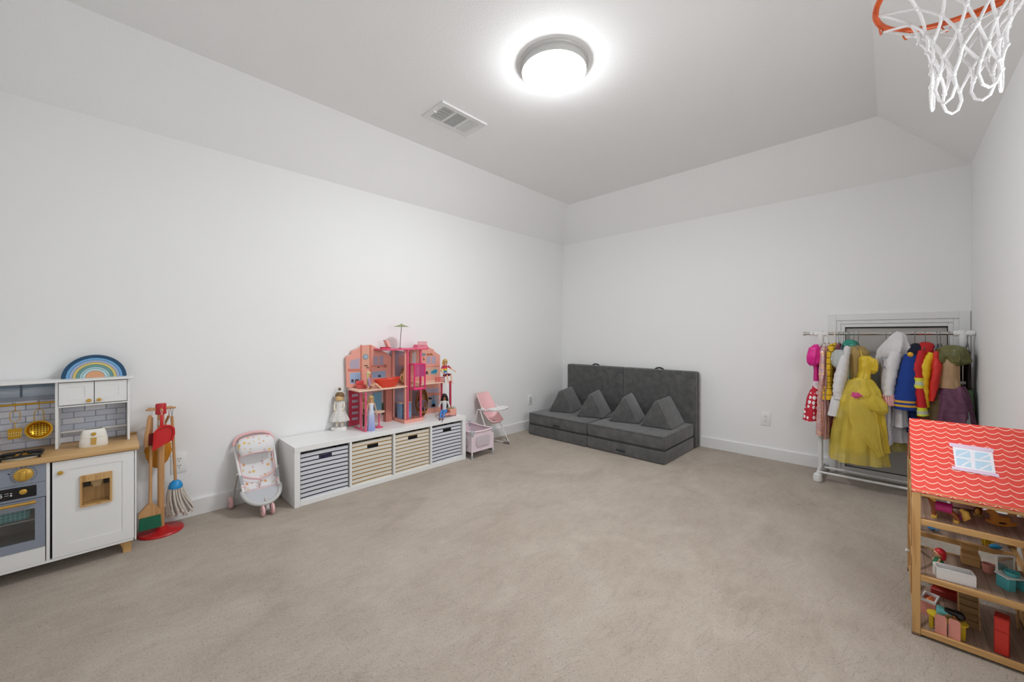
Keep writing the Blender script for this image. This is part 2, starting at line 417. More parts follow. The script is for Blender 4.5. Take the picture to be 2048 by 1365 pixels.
# cabinet door: shaker frame, knob, drinks dispenser niche
DY0, DY1, DZ0, DZ1 = -4.672, -4.3785, ZB+.014, ZC0-.004
NI = (-4.5725, -4.4715, .320, .440)
bm = B(); grid_holes(bm, 'x', KX-.012, KX+.001, DY0, DY1, DZ0, DZ1, [(-4.616, -4.424, .140, .518)]); door = k.part('cabinet_door', bm, M_WHITE, smooth=False)
bm = B(); grid_holes(bm, 'x', KX-.010, KX-.002, -4.616, -4.424, .140, .518, [NI]); k.part('door_panel', bm, M_WHITE, door, smooth=False)
bm = B(); grid_holes(bm, 'x', KX-.022, KX-.0205, DY0-.006, DY1+.002, DZ0-.004, DZ1, [(-4.62, -4.42, .14, .52)]); k.part('shadow_gap', bm, M_GAP, smooth=False)
def knob(bm, x, y, z, r, d):
    lathe(bm, [(.001, x), (r*.5, x), (r*.45, x+d*.45), (r*.95, x+d*.6), (r, x+d*.8), (r*.8, x+d), (.001, x+d*1.05)], (0, y, z), 18, 'x')
bm = B(); knob(bm, KX, -4.645, .508, .0105, .016); k.part('knob', bm, M_GOLDP, door)
bm = B(); grid_holes(bm, 'x', KX-.004, KX+.010, -4.579, -4.463, .311, .473, [NI]); k.part('dispenser_frame', bm, M_OAKZ, door, smooth=False)
bm = B(); n0, n1, m0, m1 = NI
box(bm, KX-.055, KX-.05, n0, n1, m0, m1); box(bm, KX-.05, KX-.004, n0, n0+.003, m0, m1); box(bm, KX-.05, KX-.004, n1-.003, n1, m0, m1); box(bm, KX-.05, KX-.004, n0, n1, m0, m0+.003); box(bm, KX-.05, KX-.004, n0, n1, m1-.003, m1)
k.part('dispenser_niche', bm, wood('oak_dull', '#b9935f', '#a07a48', 'z', 1.2, .5), door, smooth=False)
bm = B(); prism(bm, [(-4.545, .437), (-4.495, .437), (-4.508, .40), (-4.532, .40)], 'x', KX-.049, KX-.02); k.part('dispenser_spout', bm, mat('spout_tan', '#b79a6e', .4), door)
for y in (-4.556, -4.484):
    bm = B(); box(bm, KX-.0495, KX-.045, y-.012, y+.012, .40, .4365); k.part('dispenser_light', bm, mat('niche_dark', '#33302b', .4), door)
for i in range(3):
    bm = B(); box(bm, KX+.0101, KX+.0108, -4.55+.028*i-.0006, -4.55+.028*i+.0006, .452, .461); k.part('dispenser_mark', bm, mat('engraving', '#8a6a3e', .6), door)
# oven column
OY0, OY1 = -5.03, -4.692
bm = B(); box(bm, KX-.012, KX, OY0, OY1-.001, .480, ZC0-.002); cp = k.part('control_panel', bm, M_GREYK, smooth=False)
bm = B(); box(bm, KX-.012, KX, OY0, OY1-.001, .405, .4785); dp = k.part('display_fascia', bm, M_GREYK, smooth=False)
bm = B(); box(bm, KX+.0001, KX+.002, OY0+.03, -4.722, .416, .470, .0015); k.part('display', bm, M_BLACK, dp)
bm = B(); knob(bm, KX+.002, -4.762, .447, .0125, .010); k.part('button', bm, M_GOLDP, dp)
bm = B(); lathe(bm, [(.001, KX), (.032, KX), (.030, KX+.008), (.024, KX+.012), (.001, KX+.012)], (0, -4.762, .527), 24, 'x'); box(bm, KX+.011, KX+.024, -4.771, -4.753, .504, .550, .005, 2); k.part('dial', bm, M_GOLDP, cp)
bm = B()
for i in range(22):
    a = math.radians(-50+280*i/21)
    if abs(a-PI/2) < .5: continue
    y, z = -4.762+.040*math.cos(a), .527+.040*math.sin(a); box(bm, KX, KX+.0006, y-.0018, y+.0018, z-.0018, z+.0018)
for y, z in ((-4.769, .566), (-4.755, .566), (-4.806, .54)): box(bm, KX, KX+.0006, y-.003, y+.003, z-.003, z+.003)
k.part('dial_marks', bm, mat('navy_print', '#2a3040', .6), cp, kind='stuff')
def text(body, size, loc, rot, m, parent, root):
    cu = bpy.data.curves.new('lettering', 'FONT'); cu.body = body; cu.size = size; cu.extrude = .0003; cu.align_x = 'RIGHT'; cu.materials.append(m)
    o = bpy.data.objects.new('lettering', cu); COL.objects.link(o)
    me = bpy.data.meshes.new_from_object(o.evaluated_get(bpy.context.evaluated_depsgraph_get())); bpy.data.objects.remove(o); bpy.data.curves.remove(cu)
    me.materials.clear(); me.materials.append(m); o = link('lettering', me, parent)
    o.location = Vector(loc)-Vector(root.location); o.rotation_euler = rot; return o
M_PRINT = mat('white_print', '#f2f2f2', .5)
text('5', .026, (KX+.0024, -4.823, .433), (PI/2, 0, PI/2), M_PRINT, dp, k.e)
bm = B()
for y, z in ((-4.812, .449), (-4.812, .439)): box(bm, KX+.002, KX+.0026, y-.006, y+.006, z-.0008, z+.0008)
lathe(bm, [(.0003, KX+.002), (.0035, KX+.002), (.0035, KX+.0026), (.0003, KX+.0026)], (0, -4.799, .437), 10, 'x'); lathe(bm, [(.0003, KX+.002), (.0025, KX+.002), (.0025, KX+.0026), (.0003, KX+.0026)], (0, -4.799, .447), 10, 'x')
k.part('display_icons', bm, M_PRINT, dp, kind='stuff')
OW = (OY0+.05, -4.727, .200, .356)
bm = B(); grid_holes(bm, 'x', KX-.012, KX+.002, OY0, OY1-.003, .158, .402, [OW]); od = k.part('oven_door', bm, M_GREYK, smooth=False)
gl = bpy.data.materials.new('tinted_glass'); gl.use_nodes = True; g = gl.node_tree; g.nodes.clear()
go = g.nodes.new('ShaderNodeOutputMaterial'); gt = g.nodes.new('ShaderNodeBsdfTransparent'); gt.inputs[0].default_value = (.82, .83, .84, 1); gg = g.nodes.new('ShaderNodeBsdfGlossy'); gg.inputs['Roughness'].default_value = .08; mx = g.nodes.new('ShaderNodeMixShader'); mx.inputs[0].default_value = .09
g.links.new(gt.outputs[0], mx.inputs[1]); g.links.new(gg.outputs[0], mx.inputs[2]); g.links.new(mx.outputs[0], go.inputs[0])
bm = B(); box(bm, KX-.006, KX-.003, *OW); k.part('oven_glass', bm, gl, od, smooth=False)
bm = B(); cyl(bm, (KX+.022, OY0+.03, .391), (KX+.022, -4.722, .391), .0075, seg=14)
for y in (OY0+.06, -4.735): cyl(bm, (KX+.001, y, .391), (KX+.022, y, .391), .006, seg=10)
k.part('oven_handle', bm, mat('gold_satin', '#c99c4a', .4, .4), od)
bm = B(); box(bm, KX-.012, KX-.001, OY0, OY1-.003, ZB+.013, .156); k.part('plinth_panel', bm, M_WHITE, smooth=False)
bm = B(); box(bm, .05, .056, OY0, OY1, .16, .40); box(bm, .056, KX-.02, OY0, OY1, .160, .164); k.part('oven_cavity', bm, mat('oven_inside', '#b9bbb7', .6), smooth=False)
bm = B()
for i in range(9): cyl(bm, (.06+.028*i, OY0+.002, .29), (.06+.028*i, OY1-.002, .29), .0018, seg=6)
cyl(bm, (.30, OY0+.002, .29), (.30, OY1-.002, .29), .003, seg=8); k.part('oven_rack', bm, mat('rack_steel', '#c9cac8', .35, .7), kind='stuff')
# cloth on the oven rack
def teal_check(c):
    s1 = (c.y*70).fr().lt(.45); s2 = (c.z*70).fr().lt(.45); return c.mix((s1+s2)*.5, '#45b3b3', '#b5ece6')
bm = B(); box(bm, .17, .29, -4.93, -4.745, .294, .345, .012, 2); single('folded_cloth', bm, mat('teal_check', teal_check, .8), 'folded teal checked cloth on the rack inside the toy oven', 'cloth')
# hutch
HF = .172
bm = B(); box(bm, .012, HF, -4.402, -4.391, ZC1+.0005, .950, .001); k.part('hutch_side', bm, M_WHITE)
bm = B(); box(bm, .012, HF, -4.674, -4.663, ZC1+.0005, .950, .001); k.part('hutch_side', bm, M_WHITE)
bm = B(); box(bm, .012, HF, KY0+.02, KY0+.031, ZC1+.0005, .950, .001); k.part('hutch_side', bm, M_WHITE)
bm = B(); box(bm, .008, HF+.02, KY0-.005, -4.378, .9505, .962, .002); k.part('hutch_top', bm, M_WHITE)
bm = B(); box(bm, .012, HF, -4.6625, -4.4025, .814, .823, .001); k.part('cupboard_floor', bm, M_WHITE)
bm = B(); box(bm, .02, .045, -4.6625, -4.4025, .655, .668, .002); k.part('ledge', bm, M_WHITE)
for ya, yb, ky in ((-4.661, -4.534, -4.552), (-4.531, -4.404, -4.514)):
    bm = B(); grid_holes(bm, 'x', HF-.004, HF+.006, ya, yb, .827, .946, [(ya+.035, yb-.033, .86, .923)]); dd = k.part('cupboard_door', bm, M_WHITE, smooth=False)
    bm = B(); box(bm, HF-.003, HF+.0035, ya+.035, yb-.033, .86, .923); k.part('door_panel', bm, M_WHITE, dd, smooth=False)
    bm = B(); knob(bm, HF+.006, ky, .844, .0095, .014); k.part('knob', bm, M_GOLDP, dd)
bm = B(); box(bm, HF-.012, HF-.010, -4.662, -4.403, .824, .950); k.part('shadow_gap', bm, M_GAP, smooth=False)
# tiled back, every tile its own piece
bm = B(); box(bm, .014, .020, KY0+.031, -4.402, ZC1, .95); tp = k.part('tile_panel', bm, mat('grout', '#b4b8c3', .7), smooth=False)
tm = [mat('tile_glaze_%d' % i, h, .25, var=.03, vs_=20) for i, h in enumerate(('#d3d8e6', '#dcdfeb', '#e5e7f0'))]
th = .034; row = 0; z = ZC1+.002
meshes = {}
while z < .94:
    y = -4.402-(.0425 if row % 2 else 0)+.0425
    while y > KY0+.04:
        y1 = min(y, -4.404); y0_ = max(y-.085, KY0+.033); zt = min(z+th-.002, .949)
        if y1-y0_ > .006:
            dims = (round(y1-y0_-.002, 4), round(zt-z, 4)); ci = random.randrange(3); key = (*dims, ci)
            if key not in meshes:
                b2 = B(); box(b2, 0, .0045, 0, dims[0], 0, dims[1], .0025); meshes[key] = finish('tile', b2, tm[ci], False)
            o = link('tile', meshes[key], tp); o.location = Vector((.0201, y0_, z))-Vector(k.e.location)
        y -= .085
    z += th; row += 1
bm = B(); box(bm, .026, .030, KY0+.031, -4.675, .858, .949); hood = k.part('picture_panel', bm, mat('window_picture', lambda c: c.ramp((c.z-.858)*8+(c.noise(9, 3, (1, .5, 3))-.5)*.5+(c.y+.1)*.6, [(.1, '#a9b6c6'), (.4, '#c2cddb'), (.55, '#7a90a5'), (.8, '#93a8bd'), (1, '#a9bfd2')]), .25), smooth=False)
bm = B(); box(bm, .030, .034, KY0+.031, -4.675, .852, .872, .001); k.part('picture_rail', bm, mat('rail_grey', '#97a0ad', .4))
for y in (-4.80,):
    bm = B(); box(bm, .0302, .032, y-.004, y+.004, .872, .949); k.part('picture_mullion', bm, mat('mullion_dark', '#56697b', .4))
# gold rail with hooks
RX, RZ = .10, .842
bm = B(); cyl(bm, (RX, KY0+.031, RZ), (RX, -4.675, RZ), .0052, seg=12); rail = k.part('utensil_rail', bm, M_GOLD)
HOOKS = [-4.733, -4.812, -4.883]
for y in HOOKS:
    bm = B(); tube(bm, [(RX-.004, y, RZ+.006)]+[(RX+.009*math.sin(a), y, RZ+.009*math.cos(a)) for a in [i*.45 for i in range(7)]]+[(RX+.004, y, RZ-.02), (RX+.002, y, RZ-.028), (RX+.008, y, RZ-.033), (RX+.013, y, RZ-.026)], .0017, 6); k.part('hook', bm, M_GOLD, rail)
# toy burner
BX, BY, BZ = .262, -4.775, ZC1
def rrect(w, d, r, n=4):
    out = []
    for cx, cy, a0 in ((w-r, d-r, 0), (-w+r, d-r, PI/2), (-w+r, -d+r, PI), (w-r, -d+r, 3*PI/2)):
        out += [(cx+r*math.cos(a0+PI/2*i/n), cy+r*math.sin(a0+PI/2*i/n)) for i in range(n+1)]
    return out
for by in (BY, BY-.18):
    bm = B(); lathe(bm, [(.001, 0), (.054, 0), (.052, .006), (.001, .006)], (BX, by, BZ), 26); bn = k.part('burner', bm, mat('burner_base', '#d9d2bf', .4))
    bm = B(); lathe(bm, [(.001, 0), (.030, 0), (.030, .008), (.02, .013), (.001, .013)], (BX, by, BZ+.006), 24); k.part('burner_cap', bm, M_GOLD, bn)
    bm = B(); tube(bm, [(BX+u, by+v, BZ+.016) for u, v in rrect(.058, .066, .02)], .0055, 8, closed=True)
    for a in range(4):
        ca, sa = math.cos(a*PI/2), math.sin(a*PI/2); box(bm, *sorted((BX+ca*.018-abs(sa)*.004, BX+ca*.058+abs(sa)*.004)), *sorted((by+sa*.018-abs(ca)*.004, by+sa*.066+abs(ca)*.004)), BZ+.012, BZ+.026, .002)
    for u in (-.052, .052):
        for v in (-.060, .060): box(bm, BX+u-.005, BX+u+.005, by+v-.005, by+v+.005, BZ+.0003, BZ+.015)
    k.part('burner_grate', bm, M_BLACK, bn)
# ------------------------------------------------------------------ hanging utensils
U0 = RZ-.0315
y = HOOKS[0]
t = T('toy_strainer', 'round gold perforated strainer hanging at right of the rail', 'strainer', (RX+.008, y, U0-.155))
bm = B(); tube(bm, [(0, -.016, .115), (0, -.0165, .128), (0, -.014, .146), (0, -.010, .154), (0, .010, .154), (0, .014, .146), (0, .0165, .128), (0, .016, .115)], .0018, 6)
tube(bm, [(0, -.016, .115), (0, -.017, .09)], .0018, 6); tube(bm, [(0, .016, .115), (0, .017, .09)], .0018, 6); t.part('handle', bm, M_GOLD)
cz = .048
def holes(c):
    rr = ((c.y)*(c.y)+(c.z-cz)*(c.z-cz)).sq(); hx = ((c.y*95).fr()-.5); hz = (((c.z-cz)*95).fr()-.5)
    return c.mix((hx*hx+hz*hz).lt(.075)*rr.lt(.033), '#d9ab3c', '#3a2b0c')
bm = B(); lathe(bm, [(.0005, -.010), (.030, -.010), (.036, -.006), (.040, .004), (.0485, .006), (.0485, .008), (.041, .0075), (.036, -.003), (.030, -.007), (.0005, -.007)], (0, 0, cz), 40, 'x'); t.part('bowl', bm, mat('gold_perforated', holes, .25, 1.0))
y = HOOKS[1]
t = T('toy_spatula', 'small gold slotted spatula hanging between strainer and ladle', 'spatula', (RX+.008, y, U0-.145))
bm = B(); tube(bm, [(0, 0, .05), (0, 0, .082), (0, -.016, .10), (0, -.0165, .135), (0, -.012, .144), (0, .012, .144), (0, .0165, .135), (0, .016, .10), (0, 0, .082)], .0018, 6); t.part('handle', bm, M_GOLD)
bm = B(); prism(bm, [(-.022, .0), (.020, .006), (.024, .05), (.018, .056), (-.018, .056), (-.024, .05)], 'x', -.001, .0015); bl = t.part('blade', bm, mat('gold_slotted', lambda c: c.mix((((c.y*130).fr()-.5).ab().lt(.22))*(((c.z*75).fr()-.5).ab().lt(.2))*c.z.gt(.01)*c.z.lt(.042), '#cfa036', '#f0e2b5'), .3, .9))
y = HOOKS[2]
t = T('toy_ladle', 'gold ladle hanging at left edge of the rail', 'ladle', (RX+.008, y, U0-.15))
bm = B(); tube(bm, [(0, 0, .03), (0, 0, .085), (0, -.016, .105), (0, -.0165, .14), (0, -.012, .149), (0, .012, .149), (0, .0165, .14), (0, .016, .105), (0, 0, .085)], .0018, 6); t.part('handle', bm, M_GOLD)
bm = B(); lathe(bm, [(.0005, -.014), (.018, -.011), (.026, .0), (.027, .006), (.0255, .006), (.017, -.009), (.0005, -.011)], (.006, 0, .016), 24, 'x'); t.part('cup', bm, M_GOLD)
# ------------------------------------------------------------------ toaster
t = T('toy_toaster', 'white toy toaster with gold knob on the oak worktop', 'toaster', (.215, -4.533, ZC1+.0003))
def toaster_ring(z, a, b, n=28, e=3.2):
    return [(b*math.copysign(abs(math.cos(2*PI*i/n))**(2/e), math.cos(2*PI*i/n)), a*math.copysign(abs(math.sin(2*PI*i/n))**(2/e), math.sin(2*PI*i/n)), z) for i in range(n)]
bm = B(); loft(bm, [toaster_ring(z, a, b) for z, a, b in ((0, .052, .028), (.006, .055, .031), (.04, .053, .031), (.075, .047, .028), (.088, .043, .025), (.093, .037, .02))]); body = t.part('body', bm, mat('cream_toaster', '#efece3', .45, var=.01))
bm = B(); box(bm, -.007, .005, -.033, .033, .0925, .0945, .002); t.part('slot', bm, M_BLACK, body)
bm = B(); knob(bm, .026, 0, .070, .0095, .010); t.part('knob', bm, M_GOLDP, body)
bm = B(); prism(bm, [(-.0095, .012), (.0095, .012), (.011, .050), (-.011, .050)], 'x', .0295, .034); t.part('lever_plate', bm, mat('gold_matte', '#cba352', .5, .2), body)
bm = B(); loft(bm, [toaster_ring(z, .0528, .0318) for z in (.0495, .0508)], cap=False); t.part('seam', bm, mat('seam_grey', '#c9c6bd', .5), body)
# ------------------------------------------------------------------ rainbow
t = T('wooden_rainbow', 'blue and yellow wooden rainbow toy on top of the play kitchen', 'rainbow toy', (.075, -4.531, .9622))
cols = ['#16486b', '#6fa9d8', '#a6b3cf', '#d9c677', '#6d9b96', '#a9cdd0', '#bcd9dd', '#e0a67c']
rs = [.1285, .1115, .0985, .086, .0735, .0605, .050, .038]
for i, h in enumerate(cols):
    ro = rs[i]-.0008; ri = rs[i+1]+.0005 if i < 7 else 0; bm = B(); n = 28
    if ri: poly = [(ro*math.cos(PI*j/n), ro*math.sin(PI*j/n)) for j in range(n+1)]+[(ri*math.cos(PI*j/n), ri*math.sin(PI*j/n)) for j in range(n, -1, -1)]
    else: poly = [(ro*math.cos(PI*j/n), ro*math.sin(PI*j/n)) for j in range(n+1)]
    prism(bm, poly, 'x', -.016, .016); t.part('arch' if ri else 'half_disc', bm, mat('rainbow_paint_%d' % i, h, .5, var=.04))
bm = B(); prism(bm, [(.1265*math.cos(PI*j/28), .1265*math.sin(PI*j/28)) for j in range(29)], 'x', -.019, -.0165); t.part('backing', bm, mat('rainbow_backing', '#1c2c38', .7))

# ================================================================== cleaning set
M_RED = mat('red_lacquer', '#c01f22', .35, var=.05)
M_BROOMW = wood('broom_wood', '#c99a68', '#b5804c', 'z', 1.1, .5)
PX, PY = .135, -4.255
t = T('cleaning_stand', 'red round based wooden stand for toy brooms beside play kitchen', 'stand', (PX, PY, 0))
bm = B(); lathe(bm, [(.001, .0), (.108, .0), (.109, .006), (.104, .013), (.05, .017), (.036, .026), (.024, .034), (.001, .034)], seg=40); t.part('base', bm, M_RED)
bm = B(); cyl(bm, (0, 0, .0335), (0, 0, .725), .0165, seg=16); pole = t.part('pole', bm, M_BROOMW)
bm = B(); lathe(bm, [(.0168, .655), (.0172, .655), (.0172, .685), (.0168, .685)], seg=16, cap=False); t.part('pole_label', bm, mat('paper_label', lambda c: c.mix((c.z*160).fr().lt(.3)*c.noise(300).gt(.5), '#d8cfc4', '#8d7f74'), .6), pole)
bm = B(); lathe(bm, [(.001, .72), (.026, .72), (.026, .778), (.022, .784), (.001, .784)], seg=24); cap = t.part('peg_cap', bm, M_RED)
PEG = [(.35, .050), (-1.15, .055), (2.5, .05), (-2.35, .05), (1.4, .05)]
PEGS = [(math.radians(75), .058), (math.radians(-75), .058), (math.radians(-125), .055), (math.radians(0), .055), (math.radians(125), .05)]
def pegpt(i, f=.8): a, l = PEGS[i]; return Vector((PX+math.cos(a)*(.024+l*f*.6), PY+math.sin(a)*(.024+l*f*.6), .752))
for a, l in PEGS:
    bm = B(); cyl(bm, (.02*math.cos(a), .02*math.sin(a), .752), ((.026+l*.75)*math.cos(a), (.026+l*.75)*math.sin(a), .754), .0058, seg=10); t.part('peg', bm, M_BROOMW, cap)
def loop(bm, p, bottom, r=.0011):
    p = Vector(p); b = Vector(bottom)
    tube(bm, [b, p+Vector((0, .006, -.002)), p+Vector((0, .0, .0075)), p+Vector((0, -.006, -.002)), b], r, 5)
M_CORD = mat('cord_white', '#d9d4cc', .9)
# mop (right of pole)
p0 = pegpt(0); mx_, my_ = .115, -4.185
t = T('toy_mop', 'toy string mop with blue cup and long wooden handle', 'mop', (mx_, my_, .045), world=True)
top = Vector((p0.x, p0.y, .70)); bot = Vector((mx_, my_, .27))
bm = B(); tube(bm, [top, bot], .0078, 12); t.part('handle', bm, M_BROOMW)
bm = B(); loop(bm, p0, top); t.part('hanging_cord', bm, mat('navy_cord', '#2d3a5a', .8))
bm = B(); lathe(bm, [(.001, .292), (.012, .292), (.028, .278), (.036, .258), (.035, .244), (.001, .244)], (mx_, my_, 0), 20); t.part('cup', bm, mat('blue_plastic', '#1d8fd0', .35))
bm = B()
for i in range(58):
    a = 2*PI*i/29+random.uniform(-.1, .1); r0 = .032*(1 if i < 29 else .65); sp = random.uniform(.95, 1.75)*(1 if i < 29 else .8); ln = random.uniform(.14, .185)
    dirv = Vector((math.cos(a)*.8, math.sin(a), 0)); pp = []
    drift = Vector((0, .032, 0))
    for j in range(7):
        f = j/6; rr = r0*(1+f*(sp-.2)*.9)+.002*math.sin(5*f+i)
        q = Vector((mx_, my_, .25-ln*f))+dirv*rr+drift*f*f; q.x = max(q.x, .022); q.y = min(q.y, -4.1); pp.append(q)
    tube(bm, pp, [.0042]*6+[.006], 5)
t.part('strings', bm, mat('cotton_strings', '#d5cbc1', .95, var=.12, vs_=60, bump=.5, bs=300), kind='stuff')
# broom (left of pole)
p1 = pegpt(2); hx_, hy_ = .168, -4.305
t = T('toy_broom', 'toy broom with wooden head and dark green bristles', 'broom', (hx_, hy_, .045), world=True)
top = Vector((p1.x, p1.y, .70))
bm = B(); tube(bm, [top, (hx_, hy_, .19)], .0078, 12); t.part('handle', bm, M_BROOMW)
bm = B(); loop(bm, p1, top); t.part('hanging_cord', bm, M_CORD)
bm = B(); prism(bm, [(hy_-.05, .125), (hy_+.046, .125), (hy_+.046, .150), (hy_+.012, .195), (hy_-.012, .195), (hy_-.05, .150)], 'x', hx_-.017, hx_+.017); t.part('head', bm, M_BROOMW)
bm = B(); loft(bm, [[(hx_+sx*w, hy_+sy*l, z) for sx, sy in ((-1, -1), (1, -1), (1, 1), (-1, 1))] for z, w, l in ((.1249, .015, .046), (.09, .017, .048), (.050, .02, .050))])
t.part('bristles', bm, mat('green_bristles', lambda c: c.mix(c.noise(60, 3, (8, 8, .4)), '#0d4a35', '#1f7a58'), .8, bump=.4, bs=200))
# dustpan (front, hangs on the near peg)
p2 = pegpt(3)
t = T('toy_dustpan', 'bright red toy dustpan hanging in front of the pole', 'dustpan', (p2.x, p2.y+.02, .50), world=True)
dx = p2.x+.004
Yc = p2.y+.012
bm = B()
prof = [(-.052, .515), (.034, .56), (.046, .60), (.044, .635), (.026, .652), (.004, .656), (-.024, .645), (-.046, .622)]
prism(bm, [(Yc+u*.95, v) for u, v in prof], 'x', dx, dx+.005)
for (u0, v0), (u1, v1) in zip(prof[1:], prof[2:]+prof[:1]):
    tube(bm, [(dx+.010, Yc+u0*.95, v0), (dx+.010, Yc+u1*.95, v1)], .006, 6)
t.part('pan', bm, mat('red_plastic', '#cf2023', .4, var=.04))
bm = B(); box(bm, dx-.002, dx+.008, Yc-.020, Yc-.004, .645, .722, .004, 2); t.part('handle', bm, mat('red_plastic', '#cf2023', .4, var=.04))
bm = B(); loop(bm, p2, (dx+.002, Yc-.012, .722)); t.part('hanging_cord', bm, M_CORD)
# hand brush with dark red block
p3 = pegpt(1)
t = T('toy_hand_brush', 'toy hand brush with long curved wooden handle and dark red bristles', 'brush', (p3.x, p3.y, .53), world=True)
bx_, by_ = p3.x+.006, p3.y-.004
bm = B(); loft(bm, [[(bx_+.008*math.cos(a), by_+o+w*math.sin(a), z) for a in [2*PI*i/12 for i in range(12)]] for z, w, o in ((.535, .010, -.012), (.56, .012, -.012), (.61, .0125, -.008), (.65, .011, -.002), (.69, .012, .002), (.715, .009, .003), (.722, .004, .003))]); t.part('handle', bm, M_BROOMW)
bm = B(); loop(bm, p3, (bx_, by_+.003, .718)); t.part('hanging_cord', bm, M_CORD)
bm = B(); box(bm, bx_-.012, bx_+.012, by_-.002, by_+.052, .54, .612, .003); t.part('bristles', bm, mat('dark_red_bristles', lambda c: c.mix(c.noise(70, 3, (1, 8, 8)), '#5a0f12', '#8a1a1c'), .8))
# duster
p4 = pegpt(4)
t = T('toy_duster', 'fluffy mustard yellow toy duster hanging behind the pole', 'duster', (p4.x, p4.y, .36), world=True)
ux, uy = p4.x-.006, p4.y+.0
ux, uy = .06, -4.262
bm = B(); tube(bm, [(p4.x, p4.y, .70), (ux, uy, .57)], .007, 10); t.part('handle', bm, M_BROOMW)
bm = B(); loop(bm, p4, (p4.x, p4.y, .70)); t.part('hanging_cord', bm, mat('red_cord', '#b03030', .8))
bm = B(); R = []
for i in range(15):
    f = i/14; z = .575-.195*f; w = .052*math.sin(PI*(.12+.84*f))**.6
    R.append([(ux+w*.62*(1+.10*math.sin(7*a+i*2.1))*math.cos(a), uy+w*1.15*(1+.10*math.sin(9*a+i*1.7))*math.sin(a), z+.004*math.sin(5*a+i)) for a in [2*PI*q/30 for q in range(30)]])
loft(bm, R); t.part('fluff', bm, mat('mustard_fluff', '#cf8a25', .95, var=.3, vs_=120, bump=1.0, bs=160))
# ================================================================== cube shelf
t = T('cube_shelf', 'low white four cube shelf holding striped fabric baskets along the wall', 'shelf', (.19, -2.825, 0), world=True)
SX0, SX1, SY0, SY1, SZ = .016, .379, -3.583, -2.067, .421
bm = B(); box(bm, SX0, SX1, SY0, SY1, SZ-.038, SZ, .0015); t.part('top_panel', bm, M_WHITE)
bm = B(); box(bm, SX0, SX1, SY0+.038, SY1-.038, .001, .039, .0015); t.part('bottom_panel', bm, M_WHITE)
for a in (SY0, SY1-.038):
    bm = B(); box(bm, SX0, SX1, a, a+.038, 0, SZ-.0382, .0015); sp = t.part('side_panel', bm, M_WHITE)
    if a == SY0:
        for x, z in ((.36, .40), (.03, .40), (.36, .02)):
            bm = B(); lathe(bm, [(.0005, a-.0006), (.0035, a-.0006), (.0035, a+.0002)], (x, 0, z), 10, 'y', cap=True); t.part('screw_cover', bm, mat('screw_grey', '#8f8f8d', .5), sp)
bays = []; y = SY0+.038
for i in range(4):
    bays.append((y, y+.348)); y += .348
    if i < 3:
        bm = B(); box(bm, SX0, SX1-.001, y, y+.016, .0392, SZ-.0382, .001); t.part('divider', bm, M_WHITE); y += .016
bm = B(); box(bm, SX0-.006, SX0-.0002, SY0+.002, SY1-.002, .002, SZ-.002); t.part('back_panel', bm, M_WHITE)
def stripes(bg, fg):
    return lambda c: c.mix(((c.z-.012)/.0312+c.y*c.y*3.2).fr().lt(.25), bg, fg)
M_ST1 = mat('navy_striped_cotton', stripes('#d6d7de', '#0c0d15'), .85, bump=.1, bs=300)
M_ST2 = mat('tan_striped_cotton', stripes('#dfdacf', '#9a7228'), .85, bump=.1, bs=300)
kinds = [(M_ST1, 'navy and white striped basket nearest the doll stroller', 1), (M_ST2, 'tan striped basket second from the doll stroller', 0), (M_ST2, 'tan striped basket third from the doll stroller', 0), (M_ST1, 'navy and white striped basket nearest the doll crib', 0)]
for (ya, yb), (m, lab, con) in zip(bays, kinds):
    yc = (ya+yb)/2; b = T('storage_basket', lab, 'basket', (.20, yc, .0395), group='striped fabric baskets in the cube shelf')
    hw_ = .166; x0, x1, h = -.165, .160, .325
    bm = B(); n = 12
    hz0, hz1, hy = .262, .292, .046
    vs_ = sorted({0, .01, hz0, hz1, h}); us = sorted({-hw_+2*hw_*i/n for i in range(n+1)} | {-hy, hy})
    grid = {}
    for i, u in enumerate(us):
        for j, v in enumerate(vs_): grid[i, j] = bm.verts.new((x1+.006*(1-(u/hw_)**2)*math.sin(PI*min(1, v/h)), u, v))
    for i in range(len(us)-1):
        for j in range(len(vs_)-1):
            if -hy <= us[i] < hy-1e-6 and hz0 <= vs_[j] < hz1-1e-6: continue
            bm.faces.new((grid[i, j], grid[i+1, j], grid[i+1, j+1], grid[i, j+1]))
    front = b.part('front', bm, m)
    bm = B(); box(bm, x0, x1-.001, -hw_, -hw_+.003, 0, h); box(bm, x0, x1-.001, hw_-.003, hw_, 0, h); box(bm, x0, x0+.003, -hw_+.003, hw_-.003, 0, h); box(bm, x0, x1-.001, -hw_+.003, hw_-.003, 0, .003); b.part('body', bm, m, smooth=False)
    bm = B(); box(bm, x1-.012, x1-.006, -hy-.008, hy+.008, hz0-.008, hz1+.008); b.part('handle_hole_backing', bm, mat('basket_inside_shade', '#08080a', .9) if not con else mat('basket_content', lambda c: c.ramp(c.noise(40, 2), [(.35, '#0c0b12'), (.55, '#2c2450'), (.7, '#4a3a38')]), .6), front, smooth=False)  # near-black sheet paints the dark inside seen through the handle hole; one shows contents

